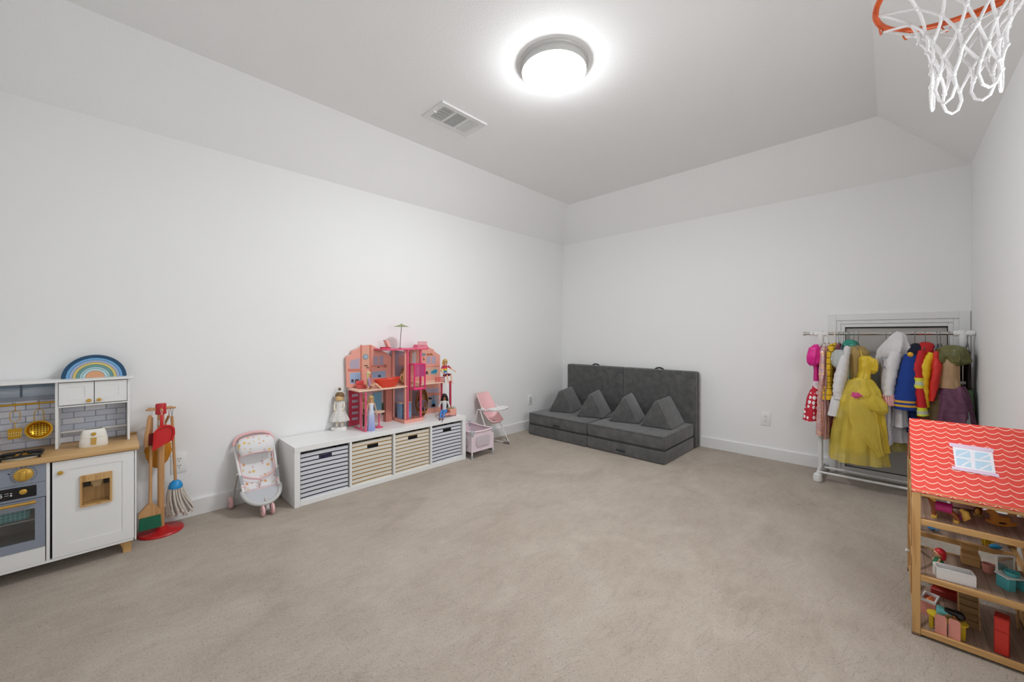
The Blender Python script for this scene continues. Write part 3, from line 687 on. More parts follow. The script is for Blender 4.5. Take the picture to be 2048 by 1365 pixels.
# ================================================================== small people
M_SKIN = mat('doll_skin_light', '#e2b08c', .45, var=.02); M_SKIN2 = mat('doll_skin_tan', '#b47a52', .45, var=.02)
def skin_body(root, joints, edges, radii, m, name='body', sub=1):
    me = bpy.data.meshes.new(name); keys = list(joints)
    me.from_pydata([joints[q] for q in keys], [(keys.index(a), keys.index(b)) for a, b in edges], [])
    o = link(name, me, root.e); md = o.modifiers.new('skin', 'SKIN'); md.use_smooth_shade = True; md.branch_smoothing = .4
    for i, q in enumerate(keys):
        me.skin_vertices[0].data[i].radius = (radii[q], radii[q]); me.skin_vertices[0].data[i].use_root = (q == 'pelvis')
    sb = o.modifiers.new('sub', 'SUBSURF'); sb.levels = sub; sb.render_levels = sub
    me.materials.append(m); return o
def ring(c, a, b, n=16, amp=0, k=6, ph=0, tilt=0):
    return [(c[0]+a*(1+amp*math.sin(k*2*PI*i/n+ph))*math.cos(2*PI*i/n), c[1]+b*(1+amp*math.sin(k*2*PI*i/n+ph))*math.sin(2*PI*i/n), c[2]+tilt*math.cos(2*PI*i/n)) for i in range(n)]
STAND = dict(pelvis=(0, 0, .150), waist=(0, 0, .178), chest=(.002, 0, .208), neck=(0, 0, .236), head=(.002, 0, .256), crown=(0, 0, .278),
    hipl=(0, .013, .142), kneel=(.003, .014, .080), anklel=(-.002, .013, .014), toel=(.018, .014, .005), hipr=(0, -.013, .142), kneer=(.003, -.014, .080), ankler=(-.002, -.013, .014), toer=(.018, -.014, .005),
    shl=(0, .024, .224), ell_=(.0, .036, .178), wrl=(.012, .040, .138), hal=(.016, .040, .122), shr=(0, -.024, .224), elr=(0, -.036, .178), wrr=(.012, -.040, .138), har=(.016, -.040, .122))
SIT = dict(STAND)
SIT.update(pelvis=(0, 0, .016), waist=(-.003, 0, .044), chest=(-.004, 0, .074), neck=(-.004, 0, .102), head=(-.001, 0, .122), crown=(-.003, 0, .142), hipl=(.006, .013, .014), kneel=(.066, .017, .020), anklel=(.088, .017, -.040), toel=(.106, .017, -.048),
    hipr=(.006, -.013, .014), kneer=(.066, -.017, .020), ankler=(.088, -.017, -.040), toer=(.106, -.017, -.048), shl=(-.004, .024, .090), ell_=(.004, .042, .050), wrl=(.036, .034, .026), hal=(.050, .030, .022), shr=(-.004, -.024, .090), elr=(.004, -.042, .050), wrr=(.036, -.034, .026), har=(.050, -.030, .022))
RAD = dict(pelvis=.0145, waist=.0105, chest=.0135, neck=.0052, head=.0155, crown=.0125, hipl=.0115, kneel=.0072, anklel=.0050, toel=.0048, hipr=.0115, kneer=.0072, ankler=.0050, toer=.0048, shl=.0062, ell_=.0048, wrl=.0038, hal=.0050, shr=.0062, elr=.0048, wrr=.0038, har=.0050)
EDGES = [('pelvis', 'waist'), ('waist', 'chest'), ('chest', 'neck'), ('neck', 'head'), ('head', 'crown')]
for s_ in 'lr': EDGES += [('pelvis', 'hip'+s_), ('hip'+s_, 'knee'+s_), ('knee'+s_, 'ankle'+s_), ('ankle'+s_, 'toe'+s_), ('chest', 'sh'+s_), ('sh'+s_, 'ell_' if s_ == 'l' else 'elr'), ('ell_' if s_ == 'l' else 'elr', 'wr'+s_), ('wr'+s_, 'ha'+s_)]
def doll(label, loc, rz, pose, hair, hairlen=.06, skin=None, tilt=0, group='fashion dolls around the pink dollhouse', scale=1.0, hairw=1.0, **cl):
    t = T('fashion_doll', label, 'doll', loc, rz, group)
    if tilt: t.e.rotation_euler = (0, tilt, rz)
    t.e.scale = (scale,)*3
    J = pose; skin = skin or M_SKIN
    skin_body(t, J, EDGES, RAD, skin)
    h = Vector(J['head']); cr = Vector(J['crown']); hc = h.lerp(cr, .35)
    for s_ in (-1, 1):
        bm = B(); ell(bm, hc+Vector((.0146, s_*.0056, -.001)), (.0016, .0024, .0022), 8, 5); t.part('eye', bm, mat('doll_eye', '#2a211e', .3))
    bm = B(); ell(bm, hc+Vector((.0146, 0, -.0092)), (.0014, .0034, .0013), 8, 4); t.part('mouth', bm, mat('doll_lips', '#b8444e', .4))
    bm = B(); ell(bm, hc+Vector((.0162, 0, -.0045)), (.002, .0016, .0022), 8, 5); t.part('nose', bm, skin)
    bm = B(); ell(bm, hc+Vector((-.0045, 0, .0045)), (.0190, .0200, .0190), 16, 9)
    nn = 9; R = []
    for i in range(nn):
        f = i/(nn-1); w = .0200*(1+.35*hairw*math.sin(PI*f)); R.append(ring(hc+Vector((-.009-.006*f, 0, .006-(hairlen+.012)*f)), .0095*(1-.3*f), w*(1-.35*f*f), 16, .07, 5, i))
    loft(bm, R); t.part('hair', bm, mat('hair_'+hair.strip('#'), lambda c: c.mix(c.noise(50, 3, (6, 6, .6)), tuple(v*.6 for v in lin(hair)[:3]), hair), .55))
    def limb(a, b, c_, col, r, name, frac=1.0):
        bm = B(); A, K, E_ = Vector(J[a]), Vector(J[b]), Vector(J[c_])
        pts = [A, A.lerp(K, .5), K, K.lerp(E_, .5*frac), K.lerp(E_, frac)]; tube(bm, pts, r, 10); t.part(name, bm, col)
    if 'top' in cl:
        m = cl['top']; P_, W_, C_, N_ = (Vector(J[q]) for q in ('pelvis', 'waist', 'chest', 'neck'))
        bm = B(); loft(bm, [ring(P_.lerp(W_, .35), .0150, .0180), ring(W_, .0130, .0155), ring(C_, .0155, .0190), ring(C_.lerp(N_, .55), .0115, .0225), ring(C_.lerp(N_, .78), .008, .0105)]); t.part('top', bm, m)
        for s_, e_ in (('l', 'ell_'), ('r', 'elr')):
            if cl.get('sleeve', 1): limb('sh'+s_, e_, 'wr'+s_, m, [.0085, .0075, .0068, .006, .0056], 'sleeve', cl.get('sleeve_len', .9)) if cl.get('sleeve_len', .9) > .1 else None
    if 'pants' in cl:
        m = cl['pants']; bm = B(); P_ = Vector(J['pelvis']); W_ = Vector(J['waist']); loft(bm, [ring(P_+Vector((0, 0, -.014)), .014, .022), ring(P_, .0165, .0235), ring(P_.lerp(W_, .6), .0135, .0165)]); t.part('trousers', bm, m)
        for s_ in 'lr': limb('hip'+s_, 'knee'+s_, 'ankle'+s_, m, [.0128, .011, .0088, .0078, .0074], 'trouser_leg', cl.get('leg_len', .92))
    if 'dress' in cl:
        m, w, zb = cl['dress']; P_, W_, C_ = (Vector(J[q]) for q in ('pelvis', 'waist', 'chest'))
        bm = B(); R = [ring(C_+Vector((0, 0, .014)), .012, .018, 24), ring(C_, .0155, .0185, 24), ring(W_, .0125, .0140, 24), ring(P_, .018, .022, 24, .03, 6)]
        z0 = P_.z
        for i in range(1, 7):
            f = i/6; R.append(ring((P_.x-.004*f, 0, z0+(zb-z0)*f), .018+(w-.018)*f**.8, .022+(w-.022)*f**.8, 24, .05+.05*f, 6, .3*i))
        loft(bm, R); t.part('gown', bm, m)
    if 'shoes' in cl:
        for s_ in 'lr':
            bm = B(); A, K = Vector(J['ankle'+s_]), Vector(J['toe'+s_]); ell(bm, A.lerp(K, .5)+Vector((0, 0, -.001)), (.015, .0065, .0068), 10, 6); t.part('shoe', bm, cl['shoes'])
    return t
def adj(p, **k): q = dict(p); q.update(k); return q
# ================================================================== angel figurine
AG = (.072, -3.152, .4213)
t = T('angel_figurine', 'wooden angel figurine in white lace dress beside the pink dollhouse', 'figurine', AG, math.radians(-38))
M_AW = mat('pale_wood', '#dcbf92', .55, var=.08); M_LACE = mat('white_lace', lambda c: c.mix((c.vor(160)).lt(.35), '#d9d5cf', '#f0eee9'), .8, bump=.5, bs=180)
bm = B(); loft(bm, [ring((0, 0, z), a, b, 24) for z, a, b in ((0, .036, .056), (.012, .038, .058), (.024, .034, .054), (.027, .02, .04))]); t.part('base', bm, mat('white_base', '#efede8', .6))
bm = B(); ell(bm, (.022, -.042, .014), (.016, .02, .0138)); t.part('base_flower', bm, mat('white_base', '#efede8', .6))
for s_ in (-1, 1):
    bm = B(); cyl(bm, (0, s_*.021, .026), (0, s_*.017, .13), .0095, .008); leg = t.part('leg', bm, M_AW)
    bm = B(); lathe(bm, [(.0102, .026), (.0108, .03), (.0104, .05), (.0098, .056)], (0, s_*.0205, 0), 14); t.part('shoe', bm, mat('cream_paint', '#eee6d6', .5), leg)
bm = B(); loft(bm, [ring((0, 0, z), a, b, 36, am, 9, 0) for z, a, b, am in ((.075, .060, .074, .10), (.09, .058, .070, .09), (.13, .045, .054, .07), (.165, .030, .036, .05), (.19, .021, .027, .02), (.225, .019, .030, 0), (.238, .012, .022, 0))]); t.part('dress', bm, M_LACE)
for s_ in (-1, 1):
    bm = B(); tube(bm, [(.0, s_*.032, .232), (.004, s_*.038, .20), (.016, s_*.034, .165)], [.0085, .0078, .006], 10); arm = t.part('arm', bm, mat('cream_paint', '#eee6d6', .5))
    bm = B(); ell(bm, (.018, s_*.033, .157), (.006, .006, .009)); t.part('hand', bm, M_AW, arm)
bm = B(); lathe(bm, [(.001, .243), (.022, .243), (.029, .25), (.031, .27), (.029, .292), (.02, .305), (.001, .308)], seg=24); t.part('head', bm, mat('pale_wood_head', '#e0b97f', .55, var=.06))
bm = B(); loft(bm, [ring((-.004, 0, z), a, a, 24) for z, a in ((.272, .0335), (.29, .0345), (.304, .026), (.313, .012))]); t.part('hair', bm, mat('brown_paint', '#7c5f3d', .6))
bm = B(); ell(bm, (0, 0, .336), (.012, .012, .012)); t.part('hair_bun', bm, mat('brown_paint', '#7c5f3d', .6))
bm = B()
for i in range(10):
    a = 2*PI*i/10; cyl(bm, (.015*math.cos(a), .015*math.sin(a), .312), (.018*math.cos(a), .018*math.sin(a), .327), .003, .001, 6)
tube(bm, [(.0155*math.cos(2*PI*i/20), .0155*math.sin(2*PI*i/20), .314) for i in range(20)], .0025, 6, closed=True); t.part('crown', bm, mat('white_base', '#efede8', .6))
M_WIRE = mat('silver_wire', '#a8abad', .4, .8)
for s_ in (-1, 1):
    bm = B()
    for k_ in range(3): tube(bm, [(-.022, s_*.006, .215)]+[(-.026, s_*(.035+.034*(1-.2*k_)*math.cos(a)), .235+.02*k_*0+.035*(1-.25*k_)*math.sin(a)) for a in [PI-2*PI*i/12 for i in range(13)]]+[(-.022, s_*.006, .215)], .0012, 5)
    t.part('wing', bm, M_WIRE)

# ================================================================== pink dollhouse
M_CORAL = mat('coral_plastic', '#eaa595', .4, var=.02); M_PINK = mat('hot_pink_plastic', '#e25a7d', .35, var=.02); M_HOT = mat('magenta_plastic', '#e23a78', .35, var=.02)
M_RASP = mat('raspberry_plastic', '#c23550', .35, var=.02); M_CREAM = mat('peach_cream_plastic', '#f0cdb4', .45, var=.03); M_LILAC = mat('lilac_print_and_shade', '#b3a7b8', .5, var=.05); M_SKY = mat('sky_print', '#9fb7d6', .5, var=.05)  # lilac also paints the shaded wall seen through window openings
M_WCOR = mat('wooden_coral', lambda c: c.mix(c.noise(18, 3, (8, 8, .5)), '#a85a4f', '#d98d7e'), .6)
bx0, bx1 = .018, .040
DH = T('pink_dollhouse', 'three storey pink fashion dollhouse standing on the white shelf', 'dollhouse', (.15, -2.60, .4212), world=True)
def q(px, py, X=bx1): p_ = on('x', X, px, py); return (p_.y, p_.z)
def poly(name, pts, X0, X1, m, parent=None, smooth=False):
    bm = B(); prism(bm, [(u, max(v, ZS+.0004)) for u, v in (q(a, b, X1) for a, b in pts)], 'x', X0, X1); return DH.part(name, bm, m, parent, smooth=smooth)
def rect(name, px0, px1, py, h0, h1, X0, X1, m, parent=None, bev=0):
    """box on the plane x = X1 between two photo columns, heights in metres"""
    y0_, y1_ = q(px0, py, X1)[0], q(px1, py, X1)[0]; bm = B(); box(bm, X0, X1, y0_, y1_, h0, h1, bev); return DH.part(name, bm, m, parent, smooth=bool(bev))
ZS, Z2, Z3 = .4213, .752, 1.085           # shelf, upper floor, roof deck
gl_ = poly('gable_wall', [(694, 776), (692, 714), (703, 709), (703, 703), (722, 695), (722, 692), (742, 690), (750, 694), (772, 706), (783, 714), (785, 772)], bx0, bx1, M_CORAL)
poly('opening_panel', [(700, 739), (700, 723), (719, 716), (719, 738)], bx1-.002, bx1+.001, M_LILAC, gl_)  # solid panel coloured like the shadowed wall behind an open window
poly('opening_panel', [(747, 730), (747, 713), (756, 713), (756, 731)], bx1-.002, bx1+.001, M_LILAC, gl_)
poly('opening_panel', [(758, 731), (758, 713), (767, 712), (767, 731)], bx1-.002, bx1+.001, M_LILAC, gl_)
poly('printed_panel', [(700, 768), (700, 747), (722, 745), (722, 767)], bx1-.002, bx1+.001, M_SKY, gl_)
poly('printed_panel', [(744, 757), (744, 744), (771, 742), (771, 756)], bx1-.002, bx1+.001, M_SKY, gl_)
poly('printed_panel', [(724, 737), (724, 702), (740, 696), (740, 737)], bx1-.002, bx1+.0008, mat('peach_print', '#e2ab93', .5), gl_)
for a in ((697, 738.5, 722, 741.5), (743, 731.5, 775, 734), (722, 690, 724, 776), (740, 691, 742.5, 775)):
    poly('wall_rib', [(a[0], a[1]), (a[2], a[1]-(.6 if a[2]-a[0] > 6 else 0)), (a[2], a[3]), (a[0], a[3])], bx1, bx1+.008, mat('coral_shade_plastic', '#d98470', .4), gl_)
yz = q(731, 714); bm = B(); lathe(bm, [(.0005, bx1+.001), (.024, bx1+.001), (.024, bx1+.004), (.0005, bx1+.004)], (0, *yz), 20, 'x'); DH.part('mirror', bm, mat('teal_mirror', '#6fa7b4', .15, .3), gl_)
yz = q(731, 714); bm = B(); lathe(bm, [(.0005, bx1+.004), (.019, bx1+.004), (.019, bx1+.005), (.0005, bx1+.005)], (0, *yz), 20, 'x'); DH.part('mirror_glass', bm, mat('mirror_glass', '#b7c9d8', .1, .4), gl_)
for a in ((729, 731, 736, 733), (733, 735, 738, 737)): poly('printed_shelf', [(a[0], a[3]), (a[0], a[1]), (a[2], a[1]), (a[2], a[3])], bx1, bx1+.003, mat('brown_print', '#5b4038', .6), gl_)
for px, w_, h_, cc in ((705, 2.5, 5, '#4f4248'), (714, 4, 6, '#5d4b4a'), (759, 3, 4, '#4a5a6a'), (757, 2, 2, '#4a3a36'), (770, 3, 4, '#3f3440')):
    py = {705: 765, 714: 766, 759: 755, 757: 736, 770: 735}[px]; poly('printed_furniture', [(px-w_, py), (px-w_, py-h_), (px, py-h_-1.5), (px+w_, py-h_), (px+w_, py)], bx1, bx1+.002, mat('print_'+cc[1:], cc, .6), gl_)
# lower left storey: raspberry door panel with slots, textured pillar
lw = poly('lower_wall', [(697, 855), (697, 775), (785, 772), (785, 843)], bx0, bx1-.004, mat('inner_wall_print', '#c9a6a4', .5, var=.15, vs_=30))
dr = poly('door_panel', [(698, 853), (698, 778), (719, 776), (719, 849)], bx1-.004, bx1+.004, M_RASP)
for i in range(5): poly('door_slot', [(704, 794.5+11.7*i), (704, 789.5+11.7*i), (716, 788+11.7*i), (716, 793+11.7*i)], bx1+.004, bx1+.006, M_LILAC, dr)
poly('pillar', [(772, 845), (772, 774), (784, 773), (784, 843)], bx1, .085, M_WCOR)
poly('chalk_board', [(746, 829), (746, 787), (763, 784), (763, 826)], bx1-.004, bx1+.004, mat('blue_board', '#6c97b0', .5, var=.08))
poly('printed_plant', [(764, 830), (764, 807), (771, 806), (771, 829)], bx1-.004, bx1+.002, mat('plant_print', lambda c: c.mix(c.noise(60).gt(.5), '#2b5a35', '#3c3f36'), .6))
# upper floors, deck
def slab(name, y0_, y1_, x0, x1, z, m, th=.010): bm = B(); box(bm, x0, x1, y0_, y1_, z-th, z, .002); return DH.part(name, bm, m)
slab('upper_floor', -3.075, -2.66, bx1, .262, Z2, M_CREAM, .012)
slab('upper_floor', -2.465, -2.215, bx1, .255, Z2+.004, M_CREAM, .012)
slab('tower_floor', -2.659, -2.468, bx1, .258, Z2, M_CREAM, .010)
slab('roof_deck', -2.84, -2.425, bx1, .27, Z3, M_PINK, .014)
# tower
bk = poly('tower_wall', [(783, 842), (783, 700), (813, 704), (841, 700), (841, 832)], bx0, bx1-.002, M_LILAC)
poly('wall_panel', [(783, 772), (783, 758), (841, 755), (841, 768)], bx1-.002, bx1+.001, mat('salmon_print', '#d98c82', .5), bk)
poly('printed_dress', [(799, 733), (797, 716), (803, 710), (809, 716), (808, 733)], bx1-.002, bx1+.001, mat('dress_print', '#c98f86', .6), bk)
def post(name, x, y, z0, z1, s, m): bm = B(); box(bm, x-s, x+s, y-s, y+s, z0, z1, .002); return DH.part(name, bm, m)
post('tower_post', .235, -2.640, ZS+.028, Z3-.0142, .010, M_CORAL); post('tower_post', .256, -2.628, ZS+.028, Z3-.0142, .0075, M_PINK)
post('tower_post', .245, -2.490, ZS+.028, Z3-.0142, .0085, M_PINK); post('tower_post', .06, -2.66, ZS+.028, Z3-.0142, .010, M_CORAL); post('tower_post', .06, -2.48, ZS+.028, Z3-.0142, .010, M_CORAL)
bm = B(); grid_holes(bm, 'z', ZS+.0003, ZS+.028, bx1, .268, -2.668, -2.476, [(.11, .235, -2.625, -2.50)]); DH.part('tower_base', bm, M_CORAL, smooth=False)
# elevator
ex0, ex1, ey0, ey1, ez0, ez1 = .263, .34, -2.612, -2.505, .725, .945
bm = B(); s_ = .0055
for x in (ex0, ex1):
    for y in (ey0, ey1): box(bm, x-s_, x+s_, y-s_, y+s_, ez0, ez1)
for z in (ez0, ez1):
    for x in (ex0, ex1): box(bm, x-s_*.99, x+s_*.99, ey0, ey1, z-s_, z+s_)
    for y in (ey0, ey1): box(bm, ex0, ex1, y-s_*.98, y+s_*.98, z-s_*.97, z+s_*.97)
el = DH.part('elevator_cage', bm, M_HOT, smooth=False)
bm = B(); box(bm, ex0, ex1, ey0, ey1, ez0+.0055, ez0+.009); DH.part('elevator_floor', bm, M_PINK, el, smooth=False)
M_MESH = mat('magenta_translucent', '#c94f8a', .3, alpha=.62)
bm = B(); box(bm, ex1-.001, ex1+.001, ey0+.0056, ey1-.0056, .835, ez1-.0056); DH.part('elevator_screen', bm, M_MESH, el, smooth=False)
bm = B(); box(bm, ex0+.0056, ex1-.0056, ey1-.001, ey1+.001, .835, ez1-.0056); DH.part('elevator_screen', bm, M_MESH, el, smooth=False)
# right wing
gr = poly('gable_wall', [(842, 775), (816, 776), (813, 714), (841, 692), (853, 693), (868, 700), (868, 703), (880, 711), (881, 772)], bx0, bx1, M_CORAL)
poly('opening_panel', [(820, 728), (820, 710), (832, 703), (832, 728)], bx1-.002, bx1+.001, mat('white_print_pane', '#d8d2d4', .5), gr)
poly('opening_panel', [(853, 728), (853, 714), (861, 713), (861, 728)], bx1-.002, bx1+.001, M_LILAC, gr)  # opening filled with a panel in the shaded wall's tone
poly('opening_panel', [(863, 728), (863, 713), (871, 713), (871, 728)], bx1-.002, bx1+.001, M_LILAC, gr)
poly('printed_panel', [(849, 752), (849, 737), (876, 735), (876, 750)], bx1-.002, bx1+.001, mat('tan_print', '#d2b29c', .5), gr)
poly('printed_pillow', [(862, 748), (863, 743), (871, 739), (875, 741), (873, 747)], bx1, bx1+.003, mat('blue_pillow_print', '#2f93b5', .5), gr)
poly('printed_box', [(850, 749), (850, 743), (856, 743), (856, 749)], bx1, bx1+.003, mat('brown_print', '#6b4a30', .6), gr)
poly('printed_lamp', [(844.5, 712), (844.5, 707), (851, 707), (851, 712)], bx1, bx1+.003, mat('grey_teal_print', '#7d9aa6', .5), gr)
poly('printed_toys', [(853, 711), (855, 707), (859, 709), (862, 706), (867, 711)], bx1, bx1+.003, mat('ochre_print', '#a86a3c', .6), gr)
poly('printed_toys', [(846, 721), (847, 714), (850, 721)], bx1, bx1+.003, mat('ochre_print', '#a86a3c', .6), gr)
poly('wall_rib', [(842, 731), (880, 729.5), (880, 732), (842, 734)], bx1, bx1+.006, M_CORAL, gr)
rl = poly('lower_wall', [(816, 835), (816, 776), (881, 772), (881, 826)], bx0, bx1-.004, M_CORAL)
poly('opening_panel', [(849, 787), (849, 778), (878, 776), (878, 786)], bx1-.004, bx1-.001, M_LILAC, rl)  # shaded wall tone painted on a panel in the lower opening
poly('printed_panel', [(852, 818), (852, 793), (878, 790), (878, 814)], bx1-.004, bx1-.001, mat('grey_print', '#a9a0a8', .5, var=.1), rl)
poly('wall_rib', [(849, 791), (849, 787.5), (880, 786), (880, 789)], bx1-.004, bx1+.008, mat('coral_shade_plastic', '#d98470', .4), rl)
poly('printed_guitar', [(866, 812), (864, 806), (867, 800), (866.4, 791), (868, 791), (868, 800), (871, 806), (870, 812)], bx1-.001, bx1+.002, mat('guitar_print', '#5d9cc9', .5), rl)
poly('printed_stereo', [(855, 800), (855, 795), (864, 796), (864, 799)], bx1-.001, bx1+.002, mat('dark_print', '#2e2a2e', .6), rl)
poly('printed_stereo', [(863, 815), (864, 809), (870, 808), (871, 814)], bx1-.001, bx1+.002, mat('dark_print', '#2e2a2e', .6), rl)
post('wing_post', .215, -2.235, ZS+.0003, Z2-.0082, .0075, M_RASP); post('wing_post', .16, -2.09, ZS+.0003, .745, .009, M_RASP)
# balcony rail
bm = B(); ya, yb, xr = -2.33, -2.22, .247
box(bm, xr-.003, xr+.003, ya, yb, Z2+.045, Z2+.051); box(bm, xr-.003, xr+.003, ya, yb, Z2+.0045, Z2+.008)
for i in range(8): y = ya+.004+(yb-ya-.008)*i/7; box(bm, xr-.002, xr+.002, y-.004, y+.002, Z2+.008, Z2+.045)
DH.part('balcony_rail', bm, mat('red_coral_plastic', '#dd5a58', .4), smooth=False)
# roof deck rail
bm = B(); ya, yb, xr = -2.53, -2.432, .262
box(bm, xr-.003, xr+.003, ya, yb, Z3+.055, Z3+.061); box(bm, xr-.003, xr+.003, ya, yb, Z3, Z3+.006)
for i in range(9): y = ya+.003+(yb-ya-.006)*i/8; box(bm, xr-.002, xr+.002, y-.0035, y+.002, Z3+.006, Z3+.055)
DH.part('deck_rail', bm, mat('light_pink_plastic', '#ee9aa4', .4), smooth=False)
bm = B(); prism(bm, [(-2.45, Z3+.0001), (-2.37, Z3-.01), (-2.39, Z3+.028), (-2.44, Z3+.028)], 'x', .05, .2); DH.part('deck_awning', bm, M_PINK)
# pink door frame standing at the left front
bm = B(); fy = -3.035
for x in (.215, .297): box(bm, x-.007, x+.007, fy-.006, fy+.006, ZS+.0003, Z2-.0122)
box(bm, .10, .208, fy-.006, fy+.006, ZS+.0003, ZS+.012); box(bm, .222, .29, fy-.0055, fy+.0055, ZS+.0003, ZS+.012); DH.part('door_frame', bm, M_PINK, smooth=False)
# ------------------------------------------------------------------ dollhouse furniture, each a thing
t = T('toy_bathtub', 'red toy bathtub on the upper floor of the pink dollhouse', 'bathtub', (.195, -2.795, Z2+.0003))
def tubring(z, a, b, o=0): return [(b*math.cos(2*PI*i/28), o+a*math.sin(2*PI*i/28)*(1 if math.sin(2*PI*i/28) < 0 else 1.05), z+(.010*max(0, math.sin(2*PI*i/28)) if z > .03 else 0)) for i in range(28)]
bm = B(); loft(bm, [tubring(0, .075, .030), tubring(.006, .085, .036), tubring(.05, .108, .050), tubring(.066, .118, .055), tubring(.068, .116, .053), tubring(.05, .102, .046), tubring(.012, .078, .030)]); t.part('basin', bm, mat('red_orange_plastic', '#e04a35', .3, var=.03))
bm = B(); tube(bm, [(p_[0], p_[1], p_[2]+.002) for p_ in tubring(.067, .117, .054)], .003, 6, closed=True); t.part('rim', bm, mat('red_orange_plastic', '#e04a35', .3, var=.03))
bm = B(); box(bm, .075, .15, -3.02, -2.95, Z2+.0003, Z2+.03, .004); box(bm, .075, .088, -3.02, -2.95, Z2+.03, Z2+.062, .004); single('toy_armchair', bm, mat('red_coral_plastic', '#dd5a58', .4), 'small red toy seat behind the blond doll on upper floor', 'chair')
t = T('toy_table', 'small round cream topped toy table with pink pedestal', 'table', (.232, -2.888, ZS+.0002))
bm = B(); lathe(bm, [(.001, .130), (.047, .130), (.049, .134), (.047, .138), (.001, .138)], seg=28); t.part('table_top', bm, M_CREAM)
bm = B(); lathe(bm, [(.001, 0), (.034, 0), (.033, .004), (.012, .012), (.006, .03), (.0055, .12), (.012, .1299), (.001, .1299)], seg=20); t.part('pedestal', bm, M_PINK)
t = T('toy_fridge', 'blue toy kitchen cabinet with open teal shelves in dollhouse tower', 'cabinet', (.16, -2.60, ZS+.0285))
bm = B(); box(bm, -.04, .03, -.055, .05, 0, .138, .002); b_ = t.part('body', bm, mat('toy_blue', '#7fa8cf', .4))
bm = B(); box(bm, -.045, .034, -.058, .053, .1382, .146, .002); t.part('worktop', bm, M_CREAM)
bm = B(); box(bm, .0301, .032, -.02, .012, .004, .13); op = t.part('shelf_recess', bm, mat('deep_teal', '#135a70', .5), smooth=False)
for z in (.045, .088): bm = B(); box(bm, .032, .036, -.02, .012, z, z+.003); t.part('shelf', bm, mat('toy_blue', '#7fa8cf', .4), op, smooth=False)
for z in (.006, .05, .094): bm = B(); box(bm, .0301, .034, -.051, -.024, z, z+.038, .001); t.part('drawer', bm, mat('slate_blue', '#5b7491', .45))
t = T('toy_egg_chair', 'brown wicker hanging egg chair in the dollhouse right of the tower', 'chair', (.165, -2.425, ZS+.0003))
M_WICK = mat('wicker_brown', lambda c: c.mix((c.z*160).fr().lt(.4), '#8a5a32', '#b98a58'), .6)
bm = B(); R = []
for i in range(15):
    th_ = PI*(.02+.96*i/14); z = .150-.135*math.cos(th_); rr = .062*math.sin(th_)
    R.append([(rr*math.cos(a)*.9, rr*math.sin(a), z) for a in [math.radians(75+210*j/16) for j in range(17)]])
loft(bm, R, cap=False, closed=False); t.part('shell', bm, M_WICK)
bm = B(); tube(bm, [R[i][0] for i in range(15)]+[R[14-i][16] for i in range(15)], .004, 6, closed=True); t.part('rim', bm, M_WICK)
bm = B(); lathe(bm, [(.001, 0), (.03, 0), (.028, .006), (.012, .016), (.001, .016)], seg=18); t.part('foot', bm, M_CORAL)
bm = B(); ell(bm, (.005, 0, .062), (.035, .04, .014)); t.part('cushion', bm, mat('mustard_cushion', '#c78f3a', .7))
t = T('toy_planter_bench', 'coral toy planter bench at right end of pink dollhouse', 'bench', (.278, -2.225, ZS+.0003))
bm = B(); box(bm, -.05, .04, -.055, .01, .018, .042, .004); st_ = t.part('seat', bm, M_CORAL)
bm = B(); box(bm, -.05, .04, .012, .095, .012, .07, .005); pl = t.part('planter_box', bm, M_CORAL)
bm = B()
for i in range(26):
    x, y = random.uniform(-.04, .03), random.uniform(.02, .085); cyl(bm, (x, y, .068), (x+random.uniform(-.008, .008), y+random.uniform(-.008, .008), .09), .003, .0008, 5)
t.part('plants', bm, mat('plant_green', '#7d8a4a', .7, var=.3, vs_=90), pl, kind='stuff')
for x, y in ((-.042, -.047), (.032, -.047), (-.042, .086), (.032, .086)): bm = B(); cyl(bm, (x, y, 0), (x, y, .02 if y < 0 else .0125), .004, seg=8); t.part('leg', bm, M_RASP)
t = T('toy_lounge_chair', 'pale pink toy lounge chair on dollhouse roof deck', 'lounge chair', (.12, -2.765, Z3+.0003))
bm = B(); prism(bm, [(-.045, .0), (.03, .0), (.03, .012), (-.03, .014), (-.045, .012)], 'x', -.025, .025); t.part('seat', bm, mat('crimson_plastic', '#c22a48', .4))
bm = B(); prism(bm, [(.012, .0125), (.036, .0125), (.012, .072), (-.016, .076)], 'x', -.026, .026); t.part('backrest', bm, mat('pale_pink_plastic', '#f0b9ae', .45))
t = T('toy_parasol', 'green toy parasol on thin dark pole above the pink dollhouse', 'parasol', (.17, -2.655, Z3+.0003))
bm = B(); tube(bm, [(0, 0, .0), (0, .006, .10), (0, .014, .20)], .0028, 8); t.part('pole', bm, mat('dark_grey_plastic', '#4c5348', .5))
bm = B(); lathe(bm, [(.002, .224), (.006, .216), (.03, .207), (.066, .197), (.066, .195), (.03, .201), (.004, .208)], (0, .014, 0), 8); t.part('canopy', bm, mat('olive_green_plastic', '#8a9a5c', .5), smooth=False)
bm = B(); box(bm, -.012, .012, -.012, .012, 0, .006, .002); t.part('foot', bm, M_RASP)
